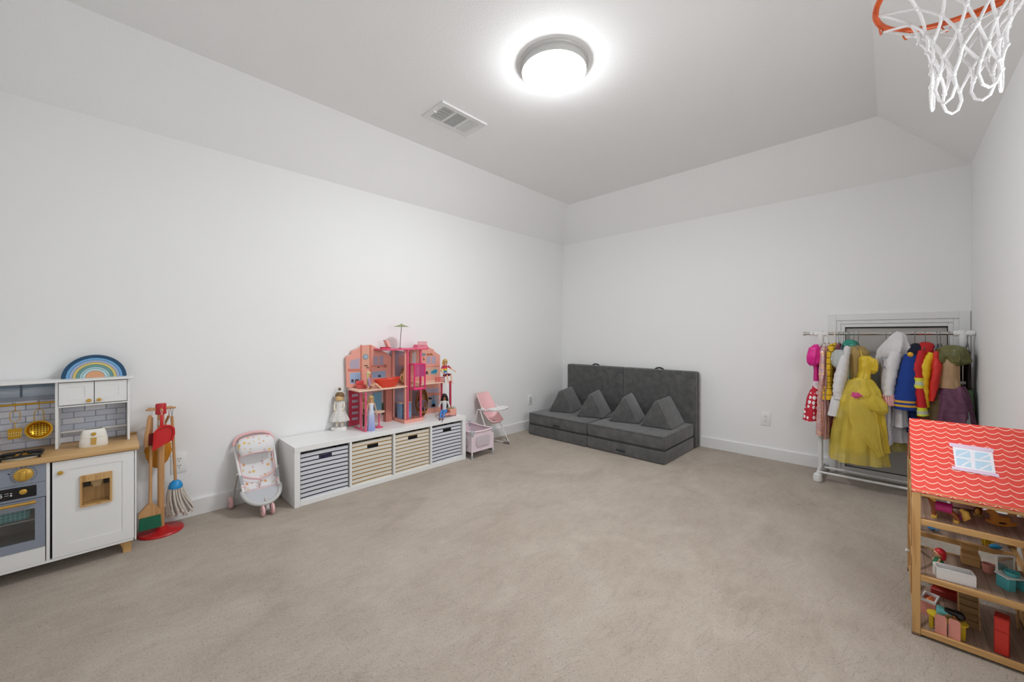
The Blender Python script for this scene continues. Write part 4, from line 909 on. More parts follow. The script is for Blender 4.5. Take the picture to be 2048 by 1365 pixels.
# ------------------------------------------------------------------ dolls
M_GOWN = mat('ice_blue_gown', lambda c: c.ramp(c.z*4.2+(c.noise(40, 2)-.5)*.3, [(.0, '#8f9fdc'), (.45, '#b9c3e4'), (.75, '#dde3ee')]), .35, bump=.2)
doll('standing doll in long pale blue gown with blond hair', (.285, -2.982, ZS+.0003), math.radians(-10), STAND, '#d9b473', .05, dress=(M_GOWN, .030, .002))
doll('standing doll in khaki top and olive trousers behind the pink frame', (.17, -2.985, ZS+.0003), math.radians(30), adj(STAND, wrl=(.03, .032, .16), hal=(.042, .026, .165)), '#c9a070', .09, top=mat('khaki_cloth', '#b5986c', .8), pants=mat('olive_cloth', '#4c4a2c', .8), sleeve_len=.3)
doll('blond doll sitting at the head of the red toy bathtub', (.215, -2.965, Z2+.0003), math.radians(60), adj(SIT, kneel=(.05, .02, .045), anklel=(.085, .02, .012), toel=(.1, .02, .006), kneer=(.05, -.02, .045), ankler=(.085, -.02, .012), toer=(.1, -.02, .006)), '#e9d09a', .10, hairw=1.8, top=mat('lilac_cloth', '#b58fb0', .8), sleeve_len=.2)
doll('doll with brown hair sitting inside the wicker egg chair', (.172, -2.425, ZS+.077), math.radians(-25), adj(SIT, kneel=(.045, .014, .03), anklel=(.05, .014, -.01), toel=(.062, .014, -.02), kneer=(.045, -.014, .03), ankler=(.05, -.014, -.01), toer=(.062, -.014, -.02)), '#7d5a3a', .06, M_SKIN2, top=mat('plum_cloth', '#6b5560', .8), pants=mat('plum_cloth', '#6b5560', .8))
doll('doll with long black hair, white shirt and jeans on planter bench', (.292, -2.258, ZS+.044), math.radians(-48), adj(SIT, kneel=(.062, .012, .012), anklel=(.100, .010, -.026), toel=(.118, .01, -.034), kneer=(.062, -.014, .012), ankler=(.100, -.012, -.026), toer=(.118, -.012, -.034), wrl=(.03, .05, .02), hal=(.04, .055, .01)), '#17120f', .105, M_SKIN2, hairw=2.2, top=mat('grey_white_shirt', '#cfcfcf', .8), pants=mat('blue_denim', '#4a86cf', .8), sleeve_len=.25, shoes=mat('brown_shoe', '#6a4a3c', .6), scale=1.2)
doll('blond doll in rainbow striped shirt perched on the balcony rail', (.25, -2.215, Z2+.052), math.radians(-10), adj(SIT, wrl=(.02, .075, .045), ell_=(.0, .05, .068), hal=(.026, .09, .036)), '#d9ae62', .035, top=mat('rainbow_shirt', lambda c: c.ramp((c.z-.02)*14, [(.0, '#f4f0ea'), (.3, '#2f63b8'), (.42, '#3da04a'), (.55, '#f2cf3a'), (.68, '#ee7a2a'), (.8, '#b01f4a')]), .7), pants=mat('maroon_cloth', '#7a1f3c', .8), leg_len=.0001, sleeve_len=.11, scale=1.12)
doll('doll in tan top sitting behind the pink elevator on upper floor', (.10, -2.575, Z2+.0003), 0, adj(SIT, anklel=(.11, .017, .012), toel=(.124, .017, .02), ankler=(.11, -.017, .012), toer=(.124, -.017, .02)), '#9a6a42', .07, top=mat('tan_cloth', '#cfa06a', .8), pants=mat('tan_cloth', '#cfa06a', .8))
# ================================================================== doll stroller (faces +x)
M_TUBEW = mat('white_tube', '#e9e6e4', .35, var=.01); M_BABY = mat('baby_pink_plastic', '#edbcbc', .4, var=.02); M_GREYP = mat('light_grey_plastic', '#bfc0c4', .45, var=.02); M_TRIMP = mat('pink_piping', '#efc3c5', .6)
def dotty(c):
    v = c.vor(34, 'Distance', 'F1', .55); col = c.nt.nodes.new('ShaderNodeTexVoronoi'); col.inputs['Scale'].default_value = 34; col.inputs['Randomness'].default_value = .55
    c.nt.links.new(c.vec, col.inputs['Vector']); sp = c.nt.nodes.new('ShaderNodeSeparateColor'); c.nt.links.new(col.outputs['Color'], sp.inputs[0])
    pal = c.ramp(S(c.nt, sp.outputs[0]), [(.0, '#e8a46c'), (.25, '#e6c66c'), (.45, '#c9bfc4'), (.6, '#e3b9b9'), (.8, '#d5d79a'), (1, '#d99a6a')])
    return c.mix(v.lt(.34)*S(c.nt, sp.outputs[1]).gt(.35), '#e6e4e5', pal)
M_DOT = mat('polka_dot_fabric', dotty, .85)
SY = -3.750
t = T('doll_stroller', 'pink and grey doll stroller with dotted fabric beside the shelf', 'doll stroller', (.21, SY, 0), 0, world=True)
def side(s_): return [(.045, SY+s_*.118, .425), (.085, SY+s_*.116, .375), (.15, SY+s_*.112, .29), (.215, SY+s_*.108, .205), (.255, SY+s_*.104, .155)]
for s_ in (-1, 1):
    bm = B(); tube(bm, side(s_), .0085, 10); fr = t.part('side_tube', bm, M_TUBEW)
    bm = B(); p_ = side(s_); a_, b_ = Vector(p_[3]), Vector(p_[2]); cyl(bm, a_.lerp(b_, -.1), a_.lerp(b_, .5), .0125, seg=12); t.part('joint', bm, mat('mid_grey_plastic', '#a9abae', .45), fr)
    bm = B(); tube(bm, [(.17, SY+s_*.122, .262), (.10, SY+s_*.126, .14), (.062, SY+s_*.128, .045)], .0068, 10); t.part('rear_leg', bm, mat('pale_grey_tube', '#c9c5c2', .4))
    bm = B(); lathe(bm, [(.010, -.011), (.034, -.011), (.040, -.006), (.040, .006), (.034, .011), (.010, .011)], (.058, SY+s_*.128+s_*.012, .0405), 24, 'y'); wh = t.part('wheel', bm, M_BABY)
    bm = B(); lathe(bm, [(.0005, -.013), (.012, -.013), (.012, .013), (.0005, .013)], (.058, SY+s_*.128+s_*.012, .0405), 14, 'y'); t.part('hub', bm, mat('mid_grey_plastic', '#a9abae', .45), wh)
bm = B(); tube(bm, [(.045, SY-.118, .425), (.034, SY-.116, .448), (.028, SY-.098, .476), (.024, SY-.06, .492), (.022, SY, .497), (.024, SY+.06, .492), (.028, SY+.098, .476), (.034, SY+.116, .448), (.045, SY+.118, .425)], .0115, 12); t.part('handle', bm, M_BABY)
# canopy: bulging dome between the tubes
bm = B(); R = []
for i in range(9):
    f = i/8; a = math.radians(10+95*f); x = .055+.012+.075*math.sin(a)*.9; z = .385+.085*math.cos(a)*.95+.012; w_ = .098+.012*math.sin(PI*f)
    R.append([(x+.03*math.cos(PI*(j/14-.5))*math.sin(a*.6), SY+w_*math.sin(PI*(j/14-.5)), z+.022*math.cos(PI*(j/14-.5))-.015) for j in range(15)])
loft(bm, R, cap=False, closed=False); cn = t.part('canopy', bm, M_DOT)
bm = B(); tube(bm, R[-1], .004, 6); t.part('canopy_piping', bm, M_TRIMP, cn)
bm = B(); tube(bm, R[0], .004, 6); t.part('canopy_piping', bm, M_TRIMP, cn)
# seat sling
bm = B(); R = []
for i in range(13):
    f = i/12; x = .075+.165*f; z = .385-.235*f; sag = .040*math.sin(PI*min(1, f*1.05))
    R.append([(x-sag*math.cos(PI*(j/12-.5))*.8, SY+.100*math.sin(PI*(j/12-.5)), z-sag*math.cos(PI*(j/12-.5))*.65) for j in range(13)])
loft(bm, R, cap=False, closed=False); st = t.part('seat_sling', bm, M_DOT)
for k_ in (0, 12): bm = B(); tube(bm, [(r[k_][0]+.002, r[k_][1], r[k_][2]+.002) for r in R], .0042, 6); t.part('sling_piping', bm, M_TRIMP, st)
bm = B(); tube(bm, [(p_[0]+.003, p_[1], p_[2]+.002) for p_ in R[-1]], .0042, 6); t.part('sling_piping', bm, M_TRIMP, st)
for s_ in (-1, 1):
    bm = B(); box(bm, .23, .24, SY+s_*.10-.012, SY+s_*.10+.012, .17, .192, .003); t.part('safety_tab', bm, M_TRIMP, st)
    bm = B(); tube(bm, [(.185, SY+s_*.100, .245), (.20, SY+s_*.06, .226), (.212, SY, .208)], .007, 8, flat=.35); t.part('lap_strap', bm, M_TRIMP, st)
bm = B(); tube(bm, [(.212, SY, .208), (.225, SY, .18), (.236, SY-.01, .158)], .009, 8, flat=.35); t.part('crotch_strap', bm, M_TRIMP, st)
# foot tray
bm = B(); R = []
def trayring(o, zz): return [(.245+(.105+o)*math.sin(PI*i/18)*(1) if True else 0, SY-(.112+o)*math.cos(PI*i/18), .155-.075*math.sin(PI*i/18)+zz) for i in range(19)]
tr = trayring(0, 0); back = [(.235, SY+.112-.224*i/10, .162) for i in range(1, 10)]
tube(bm, tr, .0135, 10); tg = t.part('foot_tray_rim', bm, mat('tray_grey_rim', '#c6c6c4', .45))
bm = B(); n = 18; top_ = [bm.verts.new((p_[0]-.004, p_[1], p_[2]+.002)) for p_ in tr]; mid = [bm.verts.new((.248+(p_[0]-.248)*.5-.004, SY+(p_[1]-SY)*.75, .158-.5*(.155-p_[2])-.006)) for p_ in tr]; bk_ = [bm.verts.new((.236, SY+(p_[1]-SY)*.95, .160)) for p_ in tr]
for i in range(n): bm.faces.new((top_[i], top_[i+1], mid[i+1], mid[i])); bm.faces.new((mid[i], mid[i+1], bk_[i+1], bk_[i]))
t.part('foot_tray', bm, M_GREYP)
bm = B(); tube(bm, [(.315, SY+.01, .10), (.345, SY+.012, .085), (.352, SY+.012, .045)], .012, 10); fk = t.part('front_fork', bm, mat('pale_grey_tube', '#c9c5c2', .4))
for s_ in (-1, 1):
    bm = B(); lathe(bm, [(.008, -.009), (.030, -.009), (.037, -.004), (.037, .004), (.030, .009), (.008, .009)], (.352, SY+.012+s_*.028, .0375), 24, 'y'); wh = t.part('wheel', bm, M_BABY)
    bm = B(); lathe(bm, [(.0005, -.011), (.010, -.011), (.010, .011), (.0005, .011)], (.352, SY+.012+s_*.028, .0375), 14, 'y'); t.part('hub', bm, mat('mid_grey_plastic', '#a9abae', .45), wh)
bm = B(); cyl(bm, (.352, SY-.012, .0375), (.352, SY+.036, .0375), .005, seg=8); t.part('axle', bm, mat('mid_grey_plastic', '#a9abae', .45), fk)

# ================================================================== doll crib
cx0, cx1, cy0, cy1 = .075, .443, -2.042, -1.768
t = T('doll_crib', 'pale pink fabric doll travel crib at end of the shelf', 'doll crib', ((cx0+cx1)/2, (cy0+cy1)/2, 0), world=True)
M_CRIB = mat('pale_pink_dots', lambda c: c.mix(c.vor(42, rnd=.6).lt(.16), '#e6d3da', '#b9a0b0'), .85); M_NET = mat('crib_mesh', '#dcd0d6', .8, alpha=.8, var=.03)
for x in (cx0, cx1):
    for y in (cy0, cy1):
        bm = B(); cyl(bm, (x, y, .02), (x, y, .262), .0075, seg=12); lg = t.part('leg', bm, mat('pink_white_tube', '#e9dbdc', .4))
        bm = B(); lathe(bm, [(.0095, .0), (.0095, .035), (.008, .04)], (x, y, 0), 12); t.part('foot_cap', bm, mat('mid_grey_plastic', '#a9abae', .45), lg)
        bm = B(); lathe(bm, [(.010, .222), (.016, .24), (.020, .262), (.018, .276), (.008, .280)], (x, y, 0), 14); t.part('corner_cap', bm, mat('corner_grey', '#b3b6bb', .45), lg)
pts = [(cx0, cy0), (cx1, cy0), (cx1, cy1), (cx0, cy1)]
for (xa, ya), (xb, yb) in zip(pts, pts[1:]+pts[:1]):
    bm = B(); A, Bv = Vector((xa, ya, .262)), Vector((xb, yb, .262)); d_ = (Bv-A).normalized(); tube(bm, [A+d_*.02, A.lerp(Bv, .5)+Vector((0, 0, -.006)), Bv-d_*.02], .0085, 10); t.part('top_rail', bm, mat('crib_rail_pink', '#ecd6da', .5))
    bm = B(); n = 12
    def row(z, bow): return [A.lerp(Bv, i/n)+Vector((0, 0, z-.262-.006*math.sin(PI*i/n)*(1 if z > .2 else -.4)))-Vector((d_.y, -d_.x, 0))*-bow*math.sin(PI*i/n) for i in range(n+1)]
    loft(bm, [row(.262, 0), row(.225, .0), row(.15, -.006), row(.085, -.004), row(.065, 0)], cap=False, closed=False); sd = t.part('fabric_side', bm, M_CRIB)
    bm = B(); n0 = d_*.045
    q4 = [A+n0+Vector((0, 0, -.055)), Bv-n0+Vector((0, 0, -.055)), Bv-n0*1.2+Vector((0, 0, -.145)), A+n0*1.2+Vector((0, 0, -.145))]
    out = Vector((d_.y, -d_.x, 0))*.0085
    m_ = (A+Bv)/2
    poly8 = []
    for i in range(20):
        a = 2*PI*i/20; ca, sa = math.cos(a), math.sin(a); e_ = 2/5
        poly8.append(m_+d_*((Bv-A).length/2-.05)*math.copysign(abs(ca)**e_, ca)+Vector((0, 0, -.098+.048*math.copysign(abs(sa)**e_, sa))))
    loft(bm, [[p_+out*.2 for p_ in poly8], [p_+out for p_ in poly8]]); t.part('mesh_window', bm, M_NET, sd)
bm = B(); box(bm, cx0+.01, cx1-.01, cy0+.01, cy1-.01, .066, .078, .004); t.part('mattress', bm, M_CRIB)
bm = B(); tube(bm, [(.16, -1.99, .045), (.26, -1.91, .030), (.36, -1.83, .045)], .006, 8); tube(bm, [(.36, -1.99, .045), (.26, -1.91, .036), (.16, -1.83, .045)], .006, 8); t.part('cross_brace', bm, mat('mid_grey_plastic', '#a9abae', .45))

# ================================================================== doll high chair (local: faces +x, z up)
t = T('doll_high_chair', 'pink doll high chair with white tray behind the crib', 'doll high chair', (.205, -1.565, 0), math.radians(8))
M_PSEAT = mat('pink_seat_plastic', '#efbcbd', .4, var=.02)
for s_ in (-1, 1):
    bm = B(); tube(bm, [(-.10, s_*.125, .385), (-.085, s_*.125, .40), (-.06, s_*.122, .395), (.02, s_*.128, .22), (.125, s_*.138, .03)], .0062, 10); lg = t.part('leg', bm, M_TUBEW)
    bm = B(); tube(bm, [(-.10, s_*.125, .385), (-.13, s_*.138, .20), (-.15, s_*.142, .02)], .0062, 10); t.part('leg', bm, M_TUBEW)
    bm = B(); tube(bm, [(.095, s_*.136, .075), (.128, s_*.139, .012), (.06, s_*.139, .010)], [.010, .011, .009], 10); t.part('foot_cap', bm, mat('dark_grey_plastic2', '#6f6c6c', .5), lg)
    bm = B(); tube(bm, [(.10, s_*.139, .012), (0, s_*.139, .010), (-.15, s_*.142, .012)], .0062, 8); t.part('foot_bar', bm, M_TUBEW)
bm = B(); cyl(bm, (-.15, -.142, .014), (-.15, .142, .014), .006, seg=8); t.part('rear_bar', bm, M_TUBEW)
bm = B(); R = []
prof = [(-.163, .556, .035, .0), (-.160, .558, .062, .004), (-.154, .550, .084, .014), (-.144, .528, .100, .030), (-.118, .46, .108, .045), (-.085, .38, .112, .055), (-.045, .315, .112, .055), (.01, .27, .108, .045), (.055, .252, .100, .034), (.080, .256, .086, .024), (.094, .268, .064, .010), (.098, .278, .040, .0)]
for x, z, w_, dp in prof:
    R.append([(x+.55*dp*(abs(math.sin(PI*(j/16-.5)))**2.5), w_*math.sin(PI*(j/16-.5))*1.0, z+dp*(abs(math.sin(PI*(j/16-.5)))**2.5)) for j in range(17)])
loft(bm, R, cap=False, closed=False); md_bm = bm; sh = t.part('seat_shell', bm, M_PSEAT)
sl = sh.modifiers.new('thick', 'SOLIDIFY'); sl.thickness = .006; sl.offset = -1
for k_ in (0, 16): bm = B(); tube(bm, [r[k_] for r in R], .005, 6); t.part('shell_edge', bm, mat('pale_pink_edge', '#f0d0cd', .4), sh)
bm = B(); tube(bm, [(p_[0], p_[1], p_[2]) for p_ in R[1]], .0075, 8); t.part('shell_edge', bm, mat('pale_pink_edge', '#f0d0cd', .4), sh)
for y in (-.03, .03): bm = B(); tube(bm, [(-.147, y, .512), (-.125, y, .47), (-.112, y, .445)], .005, 6, flat=.5); t.part('back_slit', bm, mat('pale_pink_edge', '#f0d0cd', .4), sh)
for s_ in (-1, 1):
    bm = B(); lathe(bm, [(.001, s_*.108), (.020, s_*.108), (.020, s_*.126), (.012, s_*.132), (.001, s_*.132)], (-.035, 0, .405), 18, 'y'); t.part('pivot', bm, M_TUBEW)
    bm = B(); tube(bm, [(-.035, s_*.118, .405), (.02, s_*.117, .40), (.06, s_*.112, .402)], [.010, .0085, .008], 8); t.part('tray_arm', bm, M_TUBEW)
bm = B(); out_ = [(.05, -.125), (.095, -.13), (.14, -.115), (.165, -.07), (.17, 0), (.165, .07), (.14, .115), (.095, .13), (.05, .125), (.045, .06), (.058, 0), (.045, -.06)]
prism(bm, out_, 'z', .398, .412); tray = t.part('tray', bm, mat('white_tray', '#ece9e7', .3))
bm = B(); tube(bm, [(x, y, .414) for x, y in out_], .006, 8, closed=True); t.part('tray_rim', bm, mat('white_tray', '#ece9e7', .3), tray)
bm = B(); ell(bm, (.035, 0, .275), (.010, .014, .008)); t.part('crotch_buckle', bm, mat('mid_grey_plastic', '#a9abae', .45))

# ================================================================== play couch
M_COUCH = mat('charcoal_microsuede', lambda c: c.ramp(c.noise(14, 4, dist=.4)*.6+c.noise(260, 2)*.4, [(.35, '#464646'), (.55, '#575756'), (.72, '#696866')]), .9, sheen=.35, bump=.25, bs=420)
M_SEAM = mat('charcoal_seam', '#2f3134', .9)
def cushion(bm, x0, x1, y0, y1, z0, z1, r=.022, puff=.006):
    nx, ny = 14, 10
    box(bm, x0, x1, y0, y1, z0, z1, r, 3)
def pull_handle(bm, x, y, z, w=.05): tube(bm, [(x-w, y, z), (x-w*.9, y-.006, z+.002), (x, y-.009, z+.003), (x+w*.9, y-.006, z+.002), (x+w, y, z)], .0085, 6, flat=.3)
def base_cushion(label, x0, x1, y0, hx, low):
    t = T('base_cushion', label, 'cushion', ((x0+x1)/2, (y0-.155)/2, 0), group='charcoal play couch pieces', world=True)
    bm = B(); cushion(bm, x0, x1, y0, -.155, .001, .131); lo = t.part('lower_layer', bm, M_COUCH)
    bm = B(); cushion(bm, x0+.002, x1-.002, y0+.004, -.155, .1315, .262); up = t.part('upper_layer', bm, M_COUCH)
    for z, o in ((.131, lo), (.258, up), (.1335, up)):
        bm = B(); tube(bm, [(x0+.006, -.17, z-.004), (x0+.006, y0+.02, z-.004), (x0+.02, y0+.005, z-.004), (x1-.02, y0+.005, z-.004), (x1-.006, y0+.02, z-.004), (x1-.006, -.17, z-.004)], .0028, 6); t.part('seam', bm, M_SEAM if z < .2 else M_COUCH, o)
    bm = B(); pull_handle(bm, hx, y0+.001, .05 if low else .165); t.part('pull_handle', bm, M_SEAM, lo if low else up)
base_cushion('left charcoal base cushion of play couch nearest the corner', .165, .998, -.925, .60, False)
base_cushion('right charcoal base cushion of play couch nearest the outlet', 1.003, 1.842, -.918, 1.40, True)
def back_cushion(label, x0, x1):
    t = T('back_cushion', label, 'cushion', ((x0+x1)/2, -.09, 0), group='charcoal play couch pieces', world=True)
    for y0, y1, nm in ((-.150, -.087, 'front_layer'), (-.0865, -.024, 'rear_layer')):
        bm = B(); cushion(bm, x0, x1, y0, y1, .001, .815-(.004 if y0 > -.1 else 0), .02); t.part(nm, bm, M_COUCH)
    bm = B(); tube(bm, [(x0+.004, -.0868, .02), (x0+.004, -.0868, .80), (x0+.02, -.0868, .812), (x1-.02, -.0868, .812), (x1-.004, -.0868, .80), (x1-.004, -.0868, .02)], .004, 6); t.part('seam', bm, mat('tan_seam', '#6b675d', .9))
    xm = (x0+x1)/2; bm = B(); tube(bm, [(xm-.05, -.088, .813), (xm-.03, -.088, .826), (xm, -.088, .832), (xm+.03, -.088, .826), (xm+.05, -.088, .813)], .009, 6, flat=.3); t.part('pull_handle', bm, M_SEAM)
back_cushion('tall charcoal back cushion on the corner side of play couch', .182, 1.010)
back_cushion('tall charcoal back cushion on the outlet side of play couch', 1.0145, 1.856)
def wedge(label, ax, ay, bx_, by_, L, hgt=.225):
    A, Bv = Vector((ax, ay, 0)), Vector((bx_, by_, 0)); d_ = (Bv-A); w_ = d_.length; ang = math.atan2(d_.y, d_.x)
    t = T('wedge_pillow', label, 'pillow', ((ax+bx_)/2, (ay+by_)/2, .2632), ang, group='charcoal wedge pillows on the play couch')
    bm = B(); h = w_/2
    pr_ = [(-h, 0), (h, 0), (.012, hgt), (-.012, hgt)]
    prism(bm, pr_, 'y', 0, L); bmesh.ops.bevel(bm, geom=bm.edges[:], offset=.016, segments=3, affect='EDGES', profile=.5); b_ = t.part('foam_wedge', bm, M_COUCH)
    for s_ in (-1, 1):
        bm = B(); tube(bm, [(s_*(h-.012), .008, .004), (s_*.016, .008, hgt-.010)], .0024, 6); t.part('seam', bm, M_SEAM, b_)
wedge('charcoal wedge pillow nearest the corner', .31, -.712, .605, -.612, .46, .266)
wedge('charcoal wedge pillow second from the corner', .725, -.722, 1.028, -.618, .47, .264)
wedge('charcoal wedge pillow third from the corner', 1.125, -.685, 1.435, -.597, .44, .268)
wedge('charcoal wedge pillow at the outer end of the couch', 1.462, -.640, 1.79, -.615, .45, .270)
# ================================================================== clothes rack
M_RACKW = mat('white_rack_plastic', '#e8e8e6', .35, var=.01); M_CHROME = mat('chrome', '#c9c7c2', .18, 1.0, var=.02)
RY, RZB, RXL, RXR = -.22, 1.216, 2.905, 3.705
t = T('clothes_rack', 'white and chrome rolling garment rack full of dress up costumes', 'clothes rack', (3.31, RY, 0), world=True)
for x, nm in ((RXL, 'l'), (RXR, 'r')):
    bm = B(); cyl(bm, (x, RY, .06), (x, RY, .72), .0165, seg=16); up = t.part('upright', bm, M_RACKW)
    bm = B(); cyl(bm, (x, RY, .721), (x, RY, 1.17), .0115, seg=14); t.part('inner_tube', bm, M_CHROME, up)
    bm = B(); lathe(bm, [(.017, .70), (.021, .71), (.021, .745), (.016, .75)], (x, RY, 0), 16); t.part('collar', bm, M_RACKW, up)
    bm = B(); lathe(bm, [(.014, 1.12), (.021, 1.135), (.023, 1.20), (.023, 1.238), (.012, 1.242)], (x, RY, 0), 18); jt = t.part('top_joint', bm, M_RACKW)
    bm = B(); cyl(bm, (x-.045, RY, RZB), (x+.045, RY, RZB), .0205, seg=18); t.part('joint_sleeve', bm, M_RACKW, jt)
    bm = B(); tube(bm, [(x, RY-.19, .045), (x, RY-.15, .062), (x, RY, .066), (x, RY+.14, .062), (x, RY+.175, .05)], .015, 12); ft = t.part('base_foot', bm, M_RACKW)
    for y in (RY-.195, RY+.178):
        bm = B(); lathe(bm, [(.012, 0), (.028, .004), (.033, .03), (.027, .06), (.012, .072)], (x, y, 0), 18); t.part('foot_cap', bm, M_RACKW, ft)
bm = B(); cyl(bm, (2.787, RY, RZB), (3.758, RY, RZB), .0125, seg=18); bar = t.part('top_bar', bm, M_CHROME)
for x in (2.795, 2.843, 3.752): bm = B(); lathe(bm, [(.0127, -.010), (.0165, -.010), (.0165, .010), (.0127, .010)], (0, RY, RZB), 14, 'x'); bmesh.ops.translate(bm, verts=bm.verts[:], vec=(x, 0, 0)); t.part('bar_cap', bm, M_RACKW if x > 2.8 else M_CHROME, bar)
for y in (RY-.155, RY+.02): bm = B(); cyl(bm, (RXL, y, .070), (RXR, y, .070), .0095, seg=12); t.part('lower_bar', bm, M_RACKW)
bm = B(); box(bm, 3.66, 3.69, RY-.045, RY-.02, .80, .87, .003); t.part('adjuster_block', bm, mat('grey_block', '#b9b9b8', .5))
bm = B(); box(bm, 3.69, 3.735, RY-.04, RY-.035, .855, .875, .001); t.part('paper_tag', bm, mat('white_tag', '#e9e6e2', .7))
# ------------------------------------------------------------------ garments (local: hang along y, z = 0 at the bar)
G = 'dress up costumes on the clothes rack'
M_STEEL = mat('hanger_steel', '#8f8f8c', .3, .8); M_HANGW = mat('white_hanger', '#e9e7e3', .4); M_HANGG = mat('grey_hanger', '#8d8780', .5)
from mathutils import noise as mnoise
def rumple(bm, seed, a=.006):
    for v in bm.verts:
        q_ = Vector((v.co.x*20+seed*7, v.co.y*20, v.co.z*9)); r_ = Vector((v.co.x*50, v.co.y*50+seed*3, v.co.z*30))
        d_ = mnoise.noise_vector(q_)*a+mnoise.noise_vector(r_)*a*.45; v.co += Vector((d_.x, d_.y, d_.z*.5))
GARMENT_N = [0]
class Gm:
    def __init__(g, name, label, cat, x, rz=0, hanger=None, hw=.14, drop=.075, slope=.05, hook=True):
        g.t = T(name, label, cat, (x, RY, RZB), rz, G); GARMENT_N[0] += 1; g.seed = GARMENT_N[0]; g.rum = .007
        hm = hanger or M_STEEL; bm = B()
        tube(bm, [(0, .010, -.010)]+[(0, .0158*math.cos(a), .0158*math.sin(a)) for a in [math.radians(-10+20*i) for i in range(11)]]+[(0, -.014, -.022), (0, -.002, -.042), (0, 0, -drop)], .0022 if hm is not M_HANGW else .0042, 6)
        tube(bm, [(0, -hw, -drop-slope), (0, -.01, -drop), (0, .01, -drop), (0, hw, -drop-slope)], .004, 6); g.t.part('hanger', bm, hm)
        g.sh = -drop-slope; g.hw = hw
    def body(g, name, rows, m, amp=.05, k=7, n=40, parent=None, ph=None, cap=True, oy=0, ox=0, swirl=.4):
        """rows: (z, half depth in x, half width in y[, x offset, y offset])"""
        R = []; ph = g.seed*1.3 if ph is None else ph
        # subdivide the rows so that folds run smoothly
        fine = []
        for a, b in zip(rows, rows[1:]):
            for i in range(6):
                f = i/6; fine.append(tuple((a+(0, 0, 0, 0, 0)[:0])[q_]*(1-f)+b[q_]*f if q_ < min(len(a), len(b)) else 0 for q_ in range(5)))
        fine.append(tuple(rows[-1][q_] if q_ < len(rows[-1]) else 0 for q_ in range(5)))
        z0, z1 = fine[0][0], fine[-1][0]
        for z, a, b, dx_, dy_ in fine:
            f = abs((z-z0)/(z1-z0+1e-9)); am = amp*(.25+.75*f); r_ = []
            for i in range(n):
                th_ = 2*PI*i/n; w_ = 1+am*math.sin(k*th_+ph+swirl*f*3)+am*.6*math.sin((k*2+1)*th_+ph*2.1-2*f)+am*.3*math.sin(3*th_+9*f+ph)
                c_, s_ = math.cos(th_), math.sin(th_)
                r_.append((ox+dx_+a*w_*math.copysign(abs(c_)**.8, c_), oy+dy_+b*w_*math.copysign(abs(s_)**.8, s_), z+.004*am*20*math.sin(2*th_+ph)*f*.1))
            R.append(r_)
        bm = B(); loft(bm, R, cap=cap); rumple(bm, g.seed, g.rum); return g.t.part(name, bm, m, parent, ang=70)
    def sleeve(g, pts, rad, m, name='sleeve', parent=None, flat=.75, n=14):
        pts = [Vector(p) for p in pts]; pp, rr = [], []
        for i in range(len(pts)-1):
            for j in range(7):
                f = j/7; pp.append(pts[i].lerp(pts[i+1], f)); rr.append(rad[i]*(1-f)+rad[i+1]*f)
        pp.append(pts[-1]); rr.append(rad[-1])
        rr = [r_*(1+.07*math.sin(i*2.3+g.seed)) for i, r_ in enumerate(rr)]
        bm = B(); tube(bm, pp, rr, n, flat=flat); rumple(bm, g.seed+5, g.rum); return g.t.part(name, bm, m, parent, ang=70)
def gx(px, y=-.36): return on('y', y, px, 671.6).x
def gz(px, py, y=-.36): return on('y', y, px, py).z-RZB
def cloth(name, h, rough=.8, var=.12, **k): return mat(name, h, rough, var=var, vs_=25, bump=k.pop('bump', .25), bs=k.pop('bs', 60), **k)
# 1 polka dot dress
def dots(c): return c.mix(c.vor(24, rnd=.22).lt(.40), '#c31631', '#f3ecec')
g = Gm('polka_dot_dress', 'pink satin dress with red polka dot skirt at left end of rack', 'dress', 2.925, math.radians(-16), M_HANGW, .10)
g.body('bodice', [(-.12, .014, .05), (-.17, .024, .085), (-.24, .024, .08), (-.34, .022, .07), (-.42, .024, .07)], cloth('magenta_satin', '#c81a80', .35), .06, 5, oy=-.05, ox=-.012)
g.body('puff_sleeve', [(-.09, .014, .014, .01), (-.12, .036, .036, .0), (-.19, .046, .046, -.006), (-.245, .040, .042, -.008), (-.27, .022, .026, -.006)], cloth('pink_satin', '#e0208f', .3, bump=.5), .10, 6, oy=-.13, ox=-.014)
g.body('lace_band', [(-.40, .026, .072), (-.45, .030, .076)], cloth('white_lace_band', '#e3d6dc', .8), .06, 9, oy=-.06, ox=-.014)
g.body('skirt', [(-.44, .030, .074, -.014, -.06), (-.52, .044, .095, -.022, -.06), (-.64, .054, .115, -.034, -.06), (-.735, .060, .125, -.042, -.06)], mat('red_polka_dot', dots, .7, bump=.15, bs=60), .08, 5, cap=False)
